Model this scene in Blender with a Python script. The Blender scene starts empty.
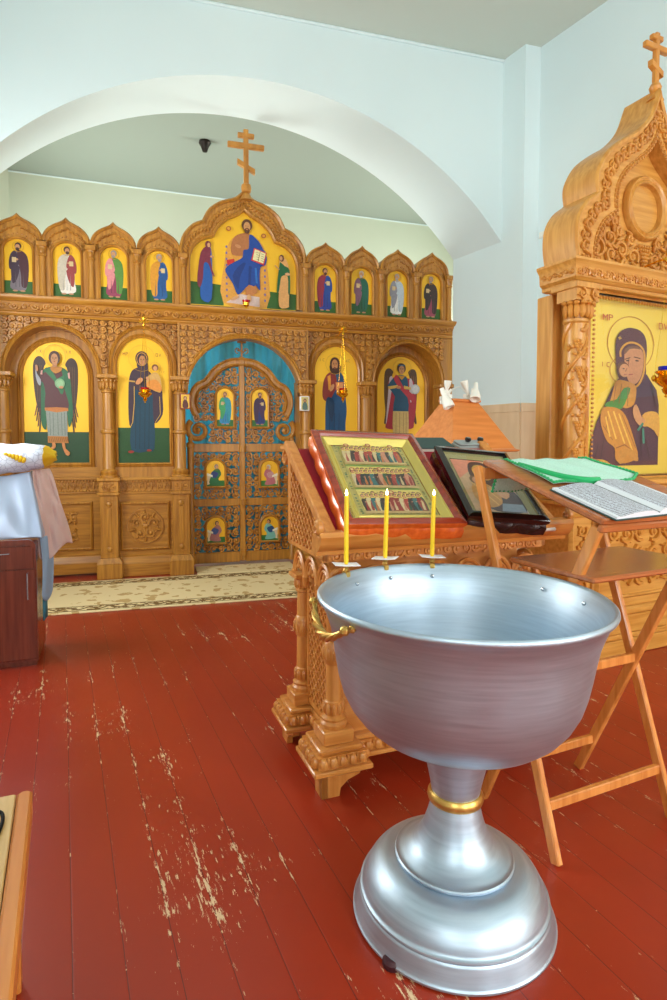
import bpy, math, random
from math import sin, cos, pi, sqrt, radians, atan2, exp
from mathutils import Vector, Matrix
random.seed(7)
SC = bpy.context.scene
COL = SC.collection

# ------------------------------------------------------------------ colours / materials
def lin(c):
    return tuple(((x/255)/12.92 if x/255 <= 0.04045 else ((x/255+0.055)/1.055)**2.4) for x in c)
def rgba(c): return (*lin(c), 1.0)

def new_mat(name):
    m = bpy.data.materials.new(name); m.use_nodes = True
    nt = m.node_tree; b = nt.nodes['Principled BSDF']
    return m, nt, b
def plain(name, c, rough=.5, metal=0., emis=None, es=0., spec=.5, coat=0., sheen=0.):
    m, nt, b = new_mat(name)
    b.inputs['Base Color'].default_value = rgba(c)
    b.inputs['Roughness'].default_value = rough
    b.inputs['Metallic'].default_value = metal
    b.inputs['Specular IOR Level'].default_value = spec
    b.inputs['Coat Weight'].default_value = coat
    b.inputs['Sheen Weight'].default_value = sheen
    if emis:
        b.inputs['Emission Color'].default_value = rgba(emis); b.inputs['Emission Strength'].default_value = es
    n = nt.nodes.new('ShaderNodeTexNoise'); n.inputs['Scale'].default_value = 40
    bp = nt.nodes.new('ShaderNodeBump'); bp.inputs['Strength'].default_value = .04; bp.inputs['Distance'].default_value = .01
    nt.links.new(n.outputs['Fac'], bp.inputs['Height']); nt.links.new(bp.outputs['Normal'], b.inputs['Normal'])
    return m
def noise_mix(nt, coord, scale3, scale, c1, c2, detail=4, lo=.35, hi=.65, rot=(0,0,0)):
    mp = nt.nodes.new('ShaderNodeMapping'); mp.inputs['Scale'].default_value = scale3; mp.inputs['Rotation'].default_value = rot
    nt.links.new(coord, mp.inputs['Vector'])
    n = nt.nodes.new('ShaderNodeTexNoise'); n.inputs['Scale'].default_value = scale; n.inputs['Detail'].default_value = detail
    nt.links.new(mp.outputs['Vector'], n.inputs['Vector'])
    r = nt.nodes.new('ShaderNodeValToRGB'); r.color_ramp.elements[0].position = lo; r.color_ramp.elements[1].position = hi
    r.color_ramp.elements[0].color = rgba(c1); r.color_ramp.elements[1].color = rgba(c2)
    nt.links.new(n.outputs['Fac'], r.inputs['Fac'])
    return r, n
def wood(name, c1, c2, grain='z', rough=.38, scale=3., coat=.15, stretch=14):
    m, nt, b = new_mat(name)
    tc = nt.nodes.new('ShaderNodeTexCoord')
    s = {'z': (stretch, stretch, 1), 'x': (1, stretch, stretch), 'y': (stretch, 1, stretch)}[grain]
    r, n = noise_mix(nt, tc.outputs['Object'], s, scale, c1, c2)
    nt.links.new(r.outputs['Color'], b.inputs['Base Color'])
    b.inputs['Roughness'].default_value = rough; b.inputs['Coat Weight'].default_value = coat; b.inputs['Coat Roughness'].default_value = .25
    bp = nt.nodes.new('ShaderNodeBump'); bp.inputs['Strength'].default_value = .12; bp.inputs['Distance'].default_value = .004
    nt.links.new(n.outputs['Fac'], bp.inputs['Height']); nt.links.new(bp.outputs['Normal'], b.inputs['Normal'])
    return m
def paint_mat(name, rough=.45):
    m, nt, b = new_mat(name)
    a = nt.nodes.new('ShaderNodeAttribute'); a.attribute_name = 'Col'
    tc = nt.nodes.new('ShaderNodeTexCoord')
    n = nt.nodes.new('ShaderNodeTexNoise'); n.inputs['Scale'].default_value = 60
    nt.links.new(tc.outputs['Object'], n.inputs['Vector'])
    mx = nt.nodes.new('ShaderNodeMix'); mx.data_type = 'RGBA'; mx.blend_type = 'MULTIPLY'
    r = nt.nodes.new('ShaderNodeMapRange'); r.inputs['To Min'].default_value = .75; r.inputs['To Max'].default_value = 1.15
    nt.links.new(n.outputs['Fac'], r.inputs['Value'])
    cb = nt.nodes.new('ShaderNodeCombineColor')
    for k in ('Red', 'Green', 'Blue'): nt.links.new(r.outputs['Result'], cb.inputs[k])
    mx.inputs['Factor'].default_value = 1
    nt.links.new(a.outputs['Color'], mx.inputs['A']); nt.links.new(cb.outputs['Color'], mx.inputs['B'])
    nt.links.new(mx.outputs['Result'], b.inputs['Base Color'])
    b.inputs['Roughness'].default_value = rough
    return m

M = {}
M['oak'] = wood('iconostasis oak', (162,106,34), (194,136,50))
M['oakx'] = wood('iconostasis oak across', (162,106,34), (194,136,50), 'x')
M['oakc'] = wood('iconostasis carved oak', (160,104,34), (196,136,52), rough=.42, stretch=4)
M['oakd'] = wood('iconostasis oak carved ground', (112,66,26), (138,84,34), rough=.6, stretch=4)
M['kio'] = wood('kiot honey wood', (194,132,52), (216,158,76))
M['kiox'] = wood('kiot honey wood across', (194,132,52), (216,158,76), 'x')
M['kioc'] = wood('kiot carved honey wood', (190,122,44), (212,146,60), stretch=4, rough=.35)
M['lec'] = wood('lectern varnished pine', (196,122,50), (218,150,74), rough=.36, coat=.15)
M['lecx'] = wood('lectern varnished pine across', (196,122,50), (218,150,74), 'x', rough=.28, coat=.4)
M['lecd'] = wood('lectern pine recess shade', (130,66,24), (150,80,30))  # pine colour darkened to paint the shade behind the lattices
M['std'] = wood('folding stand wood', (204,124,54), (226,150,76), rough=.25, coat=.5)
M['stdt'] = wood('folding stand board', (160,88,44), (184,108,58), 'x', rough=.25, coat=.5)
M['wain'] = wood('wainscot plywood', (214,184,146), (226,200,164), scale=1.6, stretch=5)
M['mahog'] = wood('dark cherry laminate', (104,42,24), (128,56,34), rough=.22, coat=.5)
M['bench'] = wood('bench light wood', (206,164,96), (226,188,124), 'y', scale=4)
M['benche'] = wood('bench orange edge wood', (206,120,48), (220,140,64), 'y')
M['redframe'] = wood('red brown polished frame', (126,42,24), (160,58,32), 'x', rough=.18, coat=.8)
M['orangeframe'] = wood('orange frame side', (216,90,28), (236,112,40), 'y', rough=.2, coat=.8)
M['gold'] = plain('gold leaf', (240,188,40), .42, .25)
M['goldkiot'] = plain('pale gold leaf', (236,206,80), .4, .2)
M['goldm'] = plain('polished brass', (240,180,50), .18, .95)
M['goldsat'] = plain('satin brass', (214,172,92), .32, .9)
M['paint'] = paint_mat('egg tempera')
M['black'] = plain('black lacquer', (16,14,14), .15, coat=.8)
M['cable'] = plain('matt black rubber', (14,13,13), .7, spec=.2)
M['velvet'] = plain('crimson velvet', (158,10,36), .95, sheen=.05)
M['white'] = plain('white plastic', (232,232,222), .4)
M['wax'] = plain('yellow beeswax', (250,206,30), .45)
M['wax'].node_tree.nodes['Principled BSDF'].inputs['Subsurface Weight'].default_value = .0
M['paper'] = plain('white card', (238,238,240), .7)
M['flame'] = plain('candle flame', (255,230,190), .5, emis=(255,214,150), es=14)
M['redglass'] = plain('red glass cup', (170,10,16), .1, coat=.6)
M['blueglass'] = plain('blue glass cup', (20,30,190), .1, coat=.6)
M['steel'] = plain('screw steel', (190,195,200), .25, .9)
M['dark'] = plain('dark metal', (40,34,30), .4, .5)
M['rubber'] = plain('dark maroon rubber', (60,18,28), .6)
M['greencroch'] = plain('emerald crochet thread', (20,168,96), .8, sheen=.3)
M['greycl'] = plain('light grey cloth', (200,205,214), .8)
M['pinkcl'] = plain('pale pink linen', (222,192,184), .85, sheen=.3)
M['bluecl'] = plain('pale blue cloth', (152,186,218), .75)
M['tealcl'] = plain('teal cloth', (70,160,190), .75)
M['knot'] = plain('dark green bead', (10,60,50), .4)
M['ceiling'] = plain('ceiling paint', (200,210,200), .9)
M['bookgreen'] = plain('dark green book cover', (34,66,62), .5)
M['pages'] = plain('book page edges', (214,212,196), .8)
M['silver'] = plain('silver box', (170,178,178), .35, .6)

def wall_mat(name, c1, c2):
    m, nt, b = new_mat(name); tc = nt.nodes.new('ShaderNodeTexCoord')
    r, n = noise_mix(nt, tc.outputs['Object'], (1,1,1), .8, c1, c2, 3, .3, .7)
    nt.links.new(r.outputs['Color'], b.inputs['Base Color']); b.inputs['Roughness'].default_value = .85
    bp = nt.nodes.new('ShaderNodeBump'); bp.inputs['Strength'].default_value = .1; bp.inputs['Distance'].default_value = .003
    n2 = nt.nodes.new('ShaderNodeTexNoise'); n2.inputs['Scale'].default_value = 90
    nt.links.new(tc.outputs['Object'], n2.inputs['Vector']); nt.links.new(n2.outputs['Fac'], bp.inputs['Height'])
    nt.links.new(bp.outputs['Normal'], b.inputs['Normal'])
    return m
M['wall'] = wall_mat('pale aqua plaster', (214,233,236), (220,238,240))
M['wall2'] = wall_mat('altar plaster', (204,214,196), (210,219,202))

# satin
m, nt, b = new_mat('white satin'); b.inputs['Base Color'].default_value = rgba((182,202,230)); b.inputs['Roughness'].default_value = .34
b.inputs['Metallic'].default_value = .3; M['satin'] = m
# mint terry cloth
m, nt, b = new_mat('mint towel cloth'); tc = nt.nodes.new('ShaderNodeTexCoord')
r, n = noise_mix(nt, tc.outputs['Object'], (1,1,1), 220, (176,226,206), (206,244,228), 2, .3, .7)
nt.links.new(r.outputs['Color'], b.inputs['Base Color']); b.inputs['Roughness'].default_value = .9
bp = nt.nodes.new('ShaderNodeBump'); bp.inputs['Strength'].default_value = .4; bp.inputs['Distance'].default_value = .002
nt.links.new(n.outputs['Fac'], bp.inputs['Height']); nt.links.new(bp.outputs['Normal'], b.inputs['Normal']); M['mint'] = m
# brocade
m, nt, b = new_mat('silver brocade'); tc = nt.nodes.new('ShaderNodeTexCoord')
v = nt.nodes.new('ShaderNodeTexVoronoi'); v.feature = 'DISTANCE_TO_EDGE'; v.inputs['Scale'].default_value = 34
nt.links.new(tc.outputs['Object'], v.inputs['Vector'])
r = nt.nodes.new('ShaderNodeValToRGB'); e = r.color_ramp.elements; e[0].position = .03; e[0].color = rgba((170,178,200)); e[1].position = .07; e[1].color = rgba((208,216,232))
nt.links.new(v.outputs['Distance'], r.inputs['Fac']); nt.links.new(r.outputs['Color'], b.inputs['Base Color'])
b.inputs['Roughness'].default_value = .5; M['brocade'] = m
# pages with text
def page_mat(name, scale):
    m, nt, b = new_mat(name); tc = nt.nodes.new('ShaderNodeTexCoord')
    sp = nt.nodes.new('ShaderNodeSeparateXYZ'); nt.links.new(tc.outputs['Object'], sp.inputs['Vector'])
    w = nt.nodes.new('ShaderNodeMath'); w.operation = 'MULTIPLY'; w.inputs[1].default_value = 2*pi/.0085
    nt.links.new(sp.outputs['Y'], w.inputs[0])
    s = nt.nodes.new('ShaderNodeMath'); s.operation = 'SINE'; nt.links.new(w.outputs[0], s.inputs[0])
    g = nt.nodes.new('ShaderNodeMath'); g.operation = 'GREATER_THAN'; g.inputs[1].default_value = .1; nt.links.new(s.outputs[0], g.inputs[0])
    n = nt.nodes.new('ShaderNodeTexNoise'); n.inputs['Scale'].default_value = 300; nt.links.new(tc.outputs['Object'], n.inputs['Vector'])
    g2 = nt.nodes.new('ShaderNodeMath'); g2.operation = 'GREATER_THAN'; g2.inputs[1].default_value = .47; nt.links.new(n.outputs['Fac'], g2.inputs[0])
    mu = nt.nodes.new('ShaderNodeMath'); mu.operation = 'MULTIPLY'; nt.links.new(g.outputs[0], mu.inputs[0]); nt.links.new(g2.outputs[0], mu.inputs[1])
    mx = nt.nodes.new('ShaderNodeMix'); mx.data_type = 'RGBA'; nt.links.new(mu.outputs[0], mx.inputs['Factor'])
    mx.inputs['A'].default_value = rgba((204,212,222)); mx.inputs['B'].default_value = rgba((96,88,100))
    nt.links.new(mx.outputs['Result'], b.inputs['Base Color']); b.inputs['Roughness'].default_value = .8
    return m
M['page'] = page_mat('printed page', 1)
M['pageplain'] = plain('blank page margin', (222,228,234), .8)

# brushed aluminium
m, nt, b = new_mat('brushed aluminium'); tc = nt.nodes.new('ShaderNodeTexCoord')
r, n = noise_mix(nt, tc.outputs['Object'], (3,3,60), 2.2, (174,194,210), (194,212,226), 6, .3, .75)
nt.links.new(r.outputs['Color'], b.inputs['Base Color']); b.inputs['Metallic'].default_value = .92
rr = nt.nodes.new('ShaderNodeMapRange'); rr.inputs['To Min'].default_value = .36; rr.inputs['To Max'].default_value = .54
nt.links.new(n.outputs['Fac'], rr.inputs['Value']); nt.links.new(rr.outputs['Result'], b.inputs['Roughness'])
n2 = nt.nodes.new('ShaderNodeTexNoise'); n2.inputs['Scale'].default_value = 7; n2.inputs['Detail'].default_value = 3
nt.links.new(tc.outputs['Object'], n2.inputs['Vector'])
bp = nt.nodes.new('ShaderNodeBump'); bp.inputs['Strength'].default_value = .12; bp.inputs['Distance'].default_value = .01
nt.links.new(n2.outputs['Fac'], bp.inputs['Height']); nt.links.new(bp.outputs['Normal'], b.inputs['Normal'])
M['alu'] = m

# red painted floor boards, worn at the seams
def floor_mat():
    m, nt, b = new_mat('red painted floorboards'); N = nt.nodes; L = nt.links
    tc = N.new('ShaderNodeTexCoord')
    mp = N.new('ShaderNodeMapping'); mp.vector_type = 'POINT'; mp.inputs['Rotation'].default_value = (0, 0, -radians(24.3))
    L.new(tc.outputs['Object'], mp.inputs['Vector'])
    sp = N.new('ShaderNodeSeparateXYZ'); L.new(mp.outputs['Vector'], sp.inputs['Vector'])
    def mth(op, a, bb=None, c=None):
        n = N.new('ShaderNodeMath'); n.operation = op
        for i, q in enumerate((a, bb, c)):
            if q is None: continue
            if isinstance(q, (int, float)): n.inputs[i].default_value = q
            else: L.new(q, n.inputs[i])
        return n.outputs[0]
    W = .121
    xs = mth('DIVIDE', mth('SUBTRACT', sp.outputs['X'], .118), W)
    fr = mth('FRACT', xs); idx = mth('FLOOR', xs)
    d = mth('MULTIPLY', mth('MINIMUM', fr, mth('SUBTRACT', 1., fr)), W)      # distance to seam in metres
    def noise(sc, stretch, detail=6, rough=.6, off=0):
        mm = N.new('ShaderNodeMapping'); mm.inputs['Scale'].default_value = stretch; mm.inputs['Location'].default_value = (off, off*1.7, 0)
        L.new(mp.outputs['Vector'], mm.inputs['Vector'])
        n = N.new('ShaderNodeTexNoise'); n.inputs['Scale'].default_value = sc; n.inputs['Detail'].default_value = detail; n.inputs['Roughness'].default_value = rough
        L.new(mm.outputs['Vector'], n.inputs['Vector']); return n.outputs['Fac']
    big = noise(1.1, (1,1,1), 2, .5, 3.3)
    big2 = noise(2.6, (1,.7,1), 3, .5, 9.1)
    fine = noise(14, (6,1.1,1), 8, .75)
    fine2 = noise(30, (2.2,.7,1), 6, .7, 5)
    near = mth('SUBTRACT', 1., mth('MINIMUM', mth('DIVIDE', d, .03), 1.))
    # wear: strong where 'big2' is high, near seams
    thr = mth('SUBTRACT', .69, mth('ADD', mth('MULTIPLY', near, .08), mth('MULTIPLY', mth('SUBTRACT', big2, .5), .52)))
    w1 = mth('GREATER_THAN', fine, thr)
    w2 = mth('MULTIPLY', mth('GREATER_THAN', fine2, .73), mth('GREATER_THAN', big, .5))
    seam = mth('LESS_THAN', d, .0011)
    seamw = mth('MULTIPLY', mth('LESS_THAN', d, .0016), mth('GREATER_THAN', noise(9, (.2,1.2,1), 4, .6, 2), .63))
    wear = mth('MAXIMUM', mth('MAXIMUM', w1, w2), seamw)
    red = N.new('ShaderNodeMix'); red.data_type = 'RGBA'
    L.new(noise(2.2, (1,.5,1), 4, .5, 7), red.inputs['Factor'])
    red.inputs['A'].default_value = rgba((144,40,20)); red.inputs['B'].default_value = rgba((176,56,28))
    m1 = N.new('ShaderNodeMix'); m1.data_type = 'RGBA'; L.new(seam, m1.inputs['Factor']); L.new(red.outputs['Result'], m1.inputs['A'])
    m1.inputs['B'].default_value = rgba((96,34,28))
    m2 = N.new('ShaderNodeMix'); m2.data_type = 'RGBA'; L.new(wear, m2.inputs['Factor']); L.new(m1.outputs['Result'], m2.inputs['A'])
    m2.inputs['B'].default_value = rgba((222,194,152))
    L.new(m2.outputs['Result'], b.inputs['Base Color'])
    L.new(mth('ADD', mth('MULTIPLY', wear, .3), mth('ADD', .22, mth('MULTIPLY', fine, .2))), b.inputs['Roughness'])
    bp = N.new('ShaderNodeBump'); bp.inputs['Strength'].default_value = .2; bp.inputs['Distance'].default_value = .002
    hh = mth('SUBTRACT', mth('MINIMUM', mth('DIVIDE', d, .004), 1.), mth('MULTIPLY', wear, .25))
    L.new(hh, bp.inputs['Height']); L.new(bp.outputs['Normal'], b.inputs['Normal'])
    return m
M['floor'] = floor_mat()

def rug_mat():
    m, nt, b = new_mat('beige woven rug'); N = nt.nodes; L = nt.links
    tc = N.new('ShaderNodeTexCoord'); sp = N.new('ShaderNodeSeparateXYZ'); L.new(tc.outputs['Object'], sp.inputs['Vector'])
    def mth(op, a, bb=None):
        n = N.new('ShaderNodeMath'); n.operation = op
        for i, q in enumerate((a, bb)):
            if q is None: continue
            if isinstance(q, (int, float)): n.inputs[i].default_value = q
            else: L.new(q, n.inputs[i])
        return n.outputs[0]
    y = mth('ABSOLUTE', sp.outputs['Y'])          # 0 at the rug's middle, .545 at the edge
    band = mth('MULTIPLY', mth('GREATER_THAN', y, .37), mth('LESS_THAN', y, .50))
    line = mth('LESS_THAN', mth('ABSOLUTE', mth('SUBTRACT', y, mth('ADD', .435, mth('MULTIPLY', mth('SINE', mth('MULTIPLY', sp.outputs['X'], 42.)), .03)))), .016)
    edge = mth('LESS_THAN', mth('ABSOLUTE', mth('SUBTRACT', y, .37)), .008)
    edge2 = mth('LESS_THAN', mth('ABSOLUTE', mth('SUBTRACT', y, .50)), .008)
    v = N.new('ShaderNodeTexNoise'); v.inputs['Scale'].default_value = 9; v.inputs['Detail'].default_value = 3; L.new(tc.outputs['Object'], v.inputs['Vector'])
    dots = mth('GREATER_THAN', v.outputs['Fac'], .59)
    v2 = N.new('ShaderNodeTexNoise'); v2.inputs['Scale'].default_value = 30; L.new(tc.outputs['Object'], v2.inputs['Vector'])
    bd = mth('MULTIPLY', band, mth('GREATER_THAN', v2.outputs['Fac'], .52))
    pat = mth('MAXIMUM', mth('MAXIMUM', mth('MULTIPLY', band, line), bd), mth('MAXIMUM', edge, edge2))
    mx0 = N.new('ShaderNodeMix'); mx0.data_type = 'RGBA'; L.new(dots, mx0.inputs['Factor'])
    mx0.inputs['A'].default_value = rgba((232,214,164)); mx0.inputs['B'].default_value = rgba((196,164,106))
    mx = N.new('ShaderNodeMix'); mx.data_type = 'RGBA'; L.new(pat, mx.inputs['Factor']); L.new(mx0.outputs['Result'], mx.inputs['A'])
    mx.inputs['B'].default_value = rgba((122,92,44))
    L.new(mx.outputs['Result'], b.inputs['Base Color']); b.inputs['Roughness'].default_value = .95
    return m
M['rug'] = rug_mat()

def glass_mat():
    m = bpy.data.materials.new('thin clear glass'); m.use_nodes = True; nt = m.node_tree; nt.nodes.clear()
    o = nt.nodes.new('ShaderNodeOutputMaterial'); t = nt.nodes.new('ShaderNodeBsdfTransparent'); g = nt.nodes.new('ShaderNodeBsdfGlossy')
    g.inputs['Roughness'].default_value = .02
    f = nt.nodes.new('ShaderNodeMath'); f.operation = 'MULTIPLY'; lw = nt.nodes.new('ShaderNodeLayerWeight'); lw.inputs['Blend'].default_value = .25; nt.links.new(lw.outputs['Facing'], f.inputs[0]); f.inputs[1].default_value = .35
    x = nt.nodes.new('ShaderNodeMixShader'); nt.links.new(f.outputs[0], x.inputs[0]); nt.links.new(t.outputs[0], x.inputs[1]); nt.links.new(g.outputs[0], x.inputs[2])
    nt.links.new(x.outputs[0], o.inputs['Surface']); return m
M['glass'] = glass_mat()

# ------------------------------------------------------------------ mesh builder
class MB:
    def __init__(s): s.v = []; s.f = []; s.m = []
    def quadgrid(s, rows, closed=False, mi=0, capends=False):
        n = len(rows[0]); b = len(s.v)
        for r in rows: s.v.extend(r)
        k = n if closed else n-1
        for i in range(len(rows)-1):
            for j in range(k):
                a = b+i*n+j; c = b+i*n+(j+1) % n
                s.f.append((a, c, c+n, a+n)); s.m.append(mi)
        if capends:
            s.f.append(tuple(range(b+n-1, b-1, -1))); s.m.append(mi)
            e = b+(len(rows)-1)*n
            s.f.append(tuple(range(e, e+n))); s.m.append(mi)
    def face(s, pts, mi=0):
        b = len(s.v); s.v.extend(pts); s.f.append(tuple(range(b, b+len(pts)))); s.m.append(mi)
    def box(s, x0, x1, y0, y1, z0, z1, mi=0, c=0.0):
        # box with all vertical and top edges chamfered by c
        if c <= 0:
            P = [(x0,y0,z0),(x1,y0,z0),(x1,y1,z0),(x0,y1,z0)]; Q = [(p[0],p[1],z1) for p in P]
            s.quadgrid([P, Q], True, mi, True); return
        def ring(i, z): 
            a0, a1, b0, b1 = x0+i, x1-i, y0+i, y1-i
            return [(a0+c,b0,z),(a1-c,b0,z),(a1,b0+c,z),(a1,b1-c,z),(a1-c,b1,z),(a0+c,b1,z),(a0,b1-c,z),(a0,b0+c,z)]
        s.quadgrid([ring(c*.9, z0), ring(0, z0+c), ring(0, z1-c), ring(c*.9, z1)], True, mi, True)
    def obox(s, p, q, wdir, w, t, mi=0, c=.002):
        # bar from p to q, width w along wdir, thickness t along the third axis
        p = Vector(p); q = Vector(q); d = (q-p).normalized(); wd = Vector(wdir); wd = (wd-d*wd.dot(d)).normalized(); td = d.cross(wd)
        def ring(o, sh):
            pts = []
            a, bb = w/2-sh, t/2-sh
            for sx, sy in ((-1,-1),(1,-1),(1,1),(-1,1)):
                if (sx*sy) > 0: L = ((sx*(a), sy*(bb-c)), (sx*(a-c), sy*bb))
                else: L = ((sx*(a-c), sy*bb), (sx*a, sy*(bb-c)))
                for m_, n_ in L: pts.append(tuple(o+wd*m_+td*n_))
            return pts
        # order fix: build octagon explicitly
        def octo(o, sh):
            a, bb = w/2-sh, t/2-sh
            L = [(-a+c,-bb),(a-c,-bb),(a,-bb+c),(a,bb-c),(a-c,bb),(-a+c,bb),(-a,bb-c),(-a,-bb+c)]
            return [tuple(o+wd*m_+td*n_) for m_, n_ in L]
        s.quadgrid([octo(p, c*.8), octo(p+d*c, 0), octo(q-d*c, 0), octo(q, c*.8)], True, mi, True)
    def lathe(s, prof, cx=0, cy=0, n=20, mi=0, cap=True, axis=None):
        rows = []
        for r, z in prof:
            rows.append([(cx+r*cos(2*pi*k/n), cy+r*sin(2*pi*k/n), z) for k in range(n)])
        s.quadgrid(rows, True, mi, cap)
    def tube(s, path, r, n=6, mi=0, cap=True, flat=1.0, closed=False):
        P = [Vector(p) for p in path]; m = len(P); rows = []
        up = None
        for i in range(m):
            if closed: t = P[(i+1) % m]-P[i-1]
            else: t = P[min(i+1, m-1)]-P[max(i-1, 0)]
            if t.length < 1e-9: t = Vector((0,0,1))
            t.normalize()
            if up is None:
                up = Vector((0,1,0)) if abs(t.y) < .9 else Vector((1,0,0))
            u = (up-t*up.dot(t)); 
            if u.length < 1e-6: u = t.orthogonal()
            u.normalize(); up = u; w = t.cross(u)
            rr = r[i] if isinstance(r, (list, tuple)) else r
            rows.append([tuple(P[i]+u*(rr*flat*cos(2*pi*k/n))+w*(rr*sin(2*pi*k/n))) for k in range(n)])
        if closed: rows.append(rows[0])
        s.quadgrid(rows, True, mi, cap and not closed)
    def blob(s, c, rx, ry, rz, n=8, mi=0, rot=0., half=False):
        rows = []; k0 = 5
        for i in range(k0+1):
            a = -pi/2+pi*i/k0; rows.append([])
            for j in range(n):
                t = 2*pi*j/n; x = rx*cos(a)*cos(t); y = ry*cos(a)*sin(t); z = rz*sin(a)
                # rotation in the xz plane
                rows[-1].append((c[0]+x*cos(rot)-z*sin(rot), c[1]+y, c[2]+x*sin(rot)+z*cos(rot)))
        s.quadgrid(rows, True, mi, False)
    def prism(s, poly, y0, y1, mi=0, back=True):
        # polygon in xz extruded along y
        n = len(poly); b = len(s.v)
        A = [(p[0], y0, p[1]) for p in poly]; B = [(p[0], y1, p[1]) for p in poly]
        s.v.extend(A+B)
        s.f.append(tuple(range(b, b+n))); s.m.append(mi)
        if back: s.f.append(tuple(range(b+2*n-1, b+n-1, -1))); s.m.append(mi)
        for i in range(n):
            j = (i+1) % n; s.f.append((b+i, b+n+i, b+n+j, b+j)); s.m.append(mi)
    def strip(s, A, B, y0, y1, mi=0, closed=False):
        # solid band between two equal-length polylines A,B in xz
        rows = [[(p[0], y1, p[1]) for p in A], [(p[0], y0, p[1]) for p in A], [(p[0], y0, p[1]) for p in B], [(p[0], y1, p[1]) for p in B]]
        if closed:
            for r in rows: r.append(r[0])
        s.quadgrid(rows, False, mi); s.quadgrid([rows[3], rows[0]], False, mi)
        if not closed:
            for e in (0, -1): s.face([rows[k][e] for k in range(4)], mi)
    def mould(s, path, prof, mi=0, closed=False, side=1):
        # moulding: path in xz, profile list of (offset along normal, y)
        n = len(path); rows = []
        for i in range(n):
            if closed: a, c = path[i-1], path[(i+1) % n]
            else: a, c = path[max(i-1, 0)], path[min(i+1, n-1)]
            p = path[i]
            def nd(u, w):
                dx, dz = w[0]-u[0], w[1]-u[1]; l = sqrt(dx*dx+dz*dz) or 1; return (-dz/l*side, dx/l*side)
            if a == p: nn = nd(p, c); k = 1
            elif c == p: nn = nd(a, p); k = 1
            else:
                n1, n2 = nd(a, p), nd(p, c); nx, nz = n1[0]+n2[0], n1[1]+n2[1]; l = sqrt(nx*nx+nz*nz) or 1
                nn = (nx/l, nz/l); k = 1/max(.5, nn[0]*n1[0]+nn[1]*n1[1])
            rows.append([(p[0]+nn[0]*o*k, y, p[1]+nn[1]*o*k) for o, y in prof])
        if closed: rows.append(rows[0])
        s.quadgrid(rows, True, mi, not closed)
    def xf(s, M4, start=0):
        for i in range(start, len(s.v)):
            q = M4 @ Vector(s.v[i]); s.v[i] = (q.x, q.y, q.z)
    def build(s, name, mat, parent=None, smooth=True, bevel=0, label=None, sub=0, angle=35):
        me = bpy.data.meshes.new(name); me.from_pydata([tuple(p) for p in s.v], [], s.f); 
        mats = mat if isinstance(mat, (list, tuple)) else [mat]
        for k in mats: me.materials.append(k)
        me.polygons.foreach_set('material_index', s.m)
        import bmesh
        bm = bmesh.new(); bm.from_mesh(me); bmesh.ops.remove_doubles(bm, verts=bm.verts, dist=1e-5)
        bmesh.ops.recalc_face_normals(bm, faces=bm.faces); bm.to_mesh(me); bm.free()
        me.update()
        if smooth:
            me.polygons.foreach_set('use_smooth', [True]*len(me.polygons)); me.set_sharp_from_angle(angle=radians(angle))
        o = bpy.data.objects.new(name, me); COL.objects.link(o)
        if parent: o.parent = parent
        if bevel:
            q = o.modifiers.new('bevel', 'BEVEL'); q.width = bevel; q.segments = 2; q.limit_method = 'ANGLE'
        if sub:
            q = o.modifiers.new('sub', 'SUBSURF'); q.levels = sub; q.render_levels = sub
        if label: o['label'] = label
        return o

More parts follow.
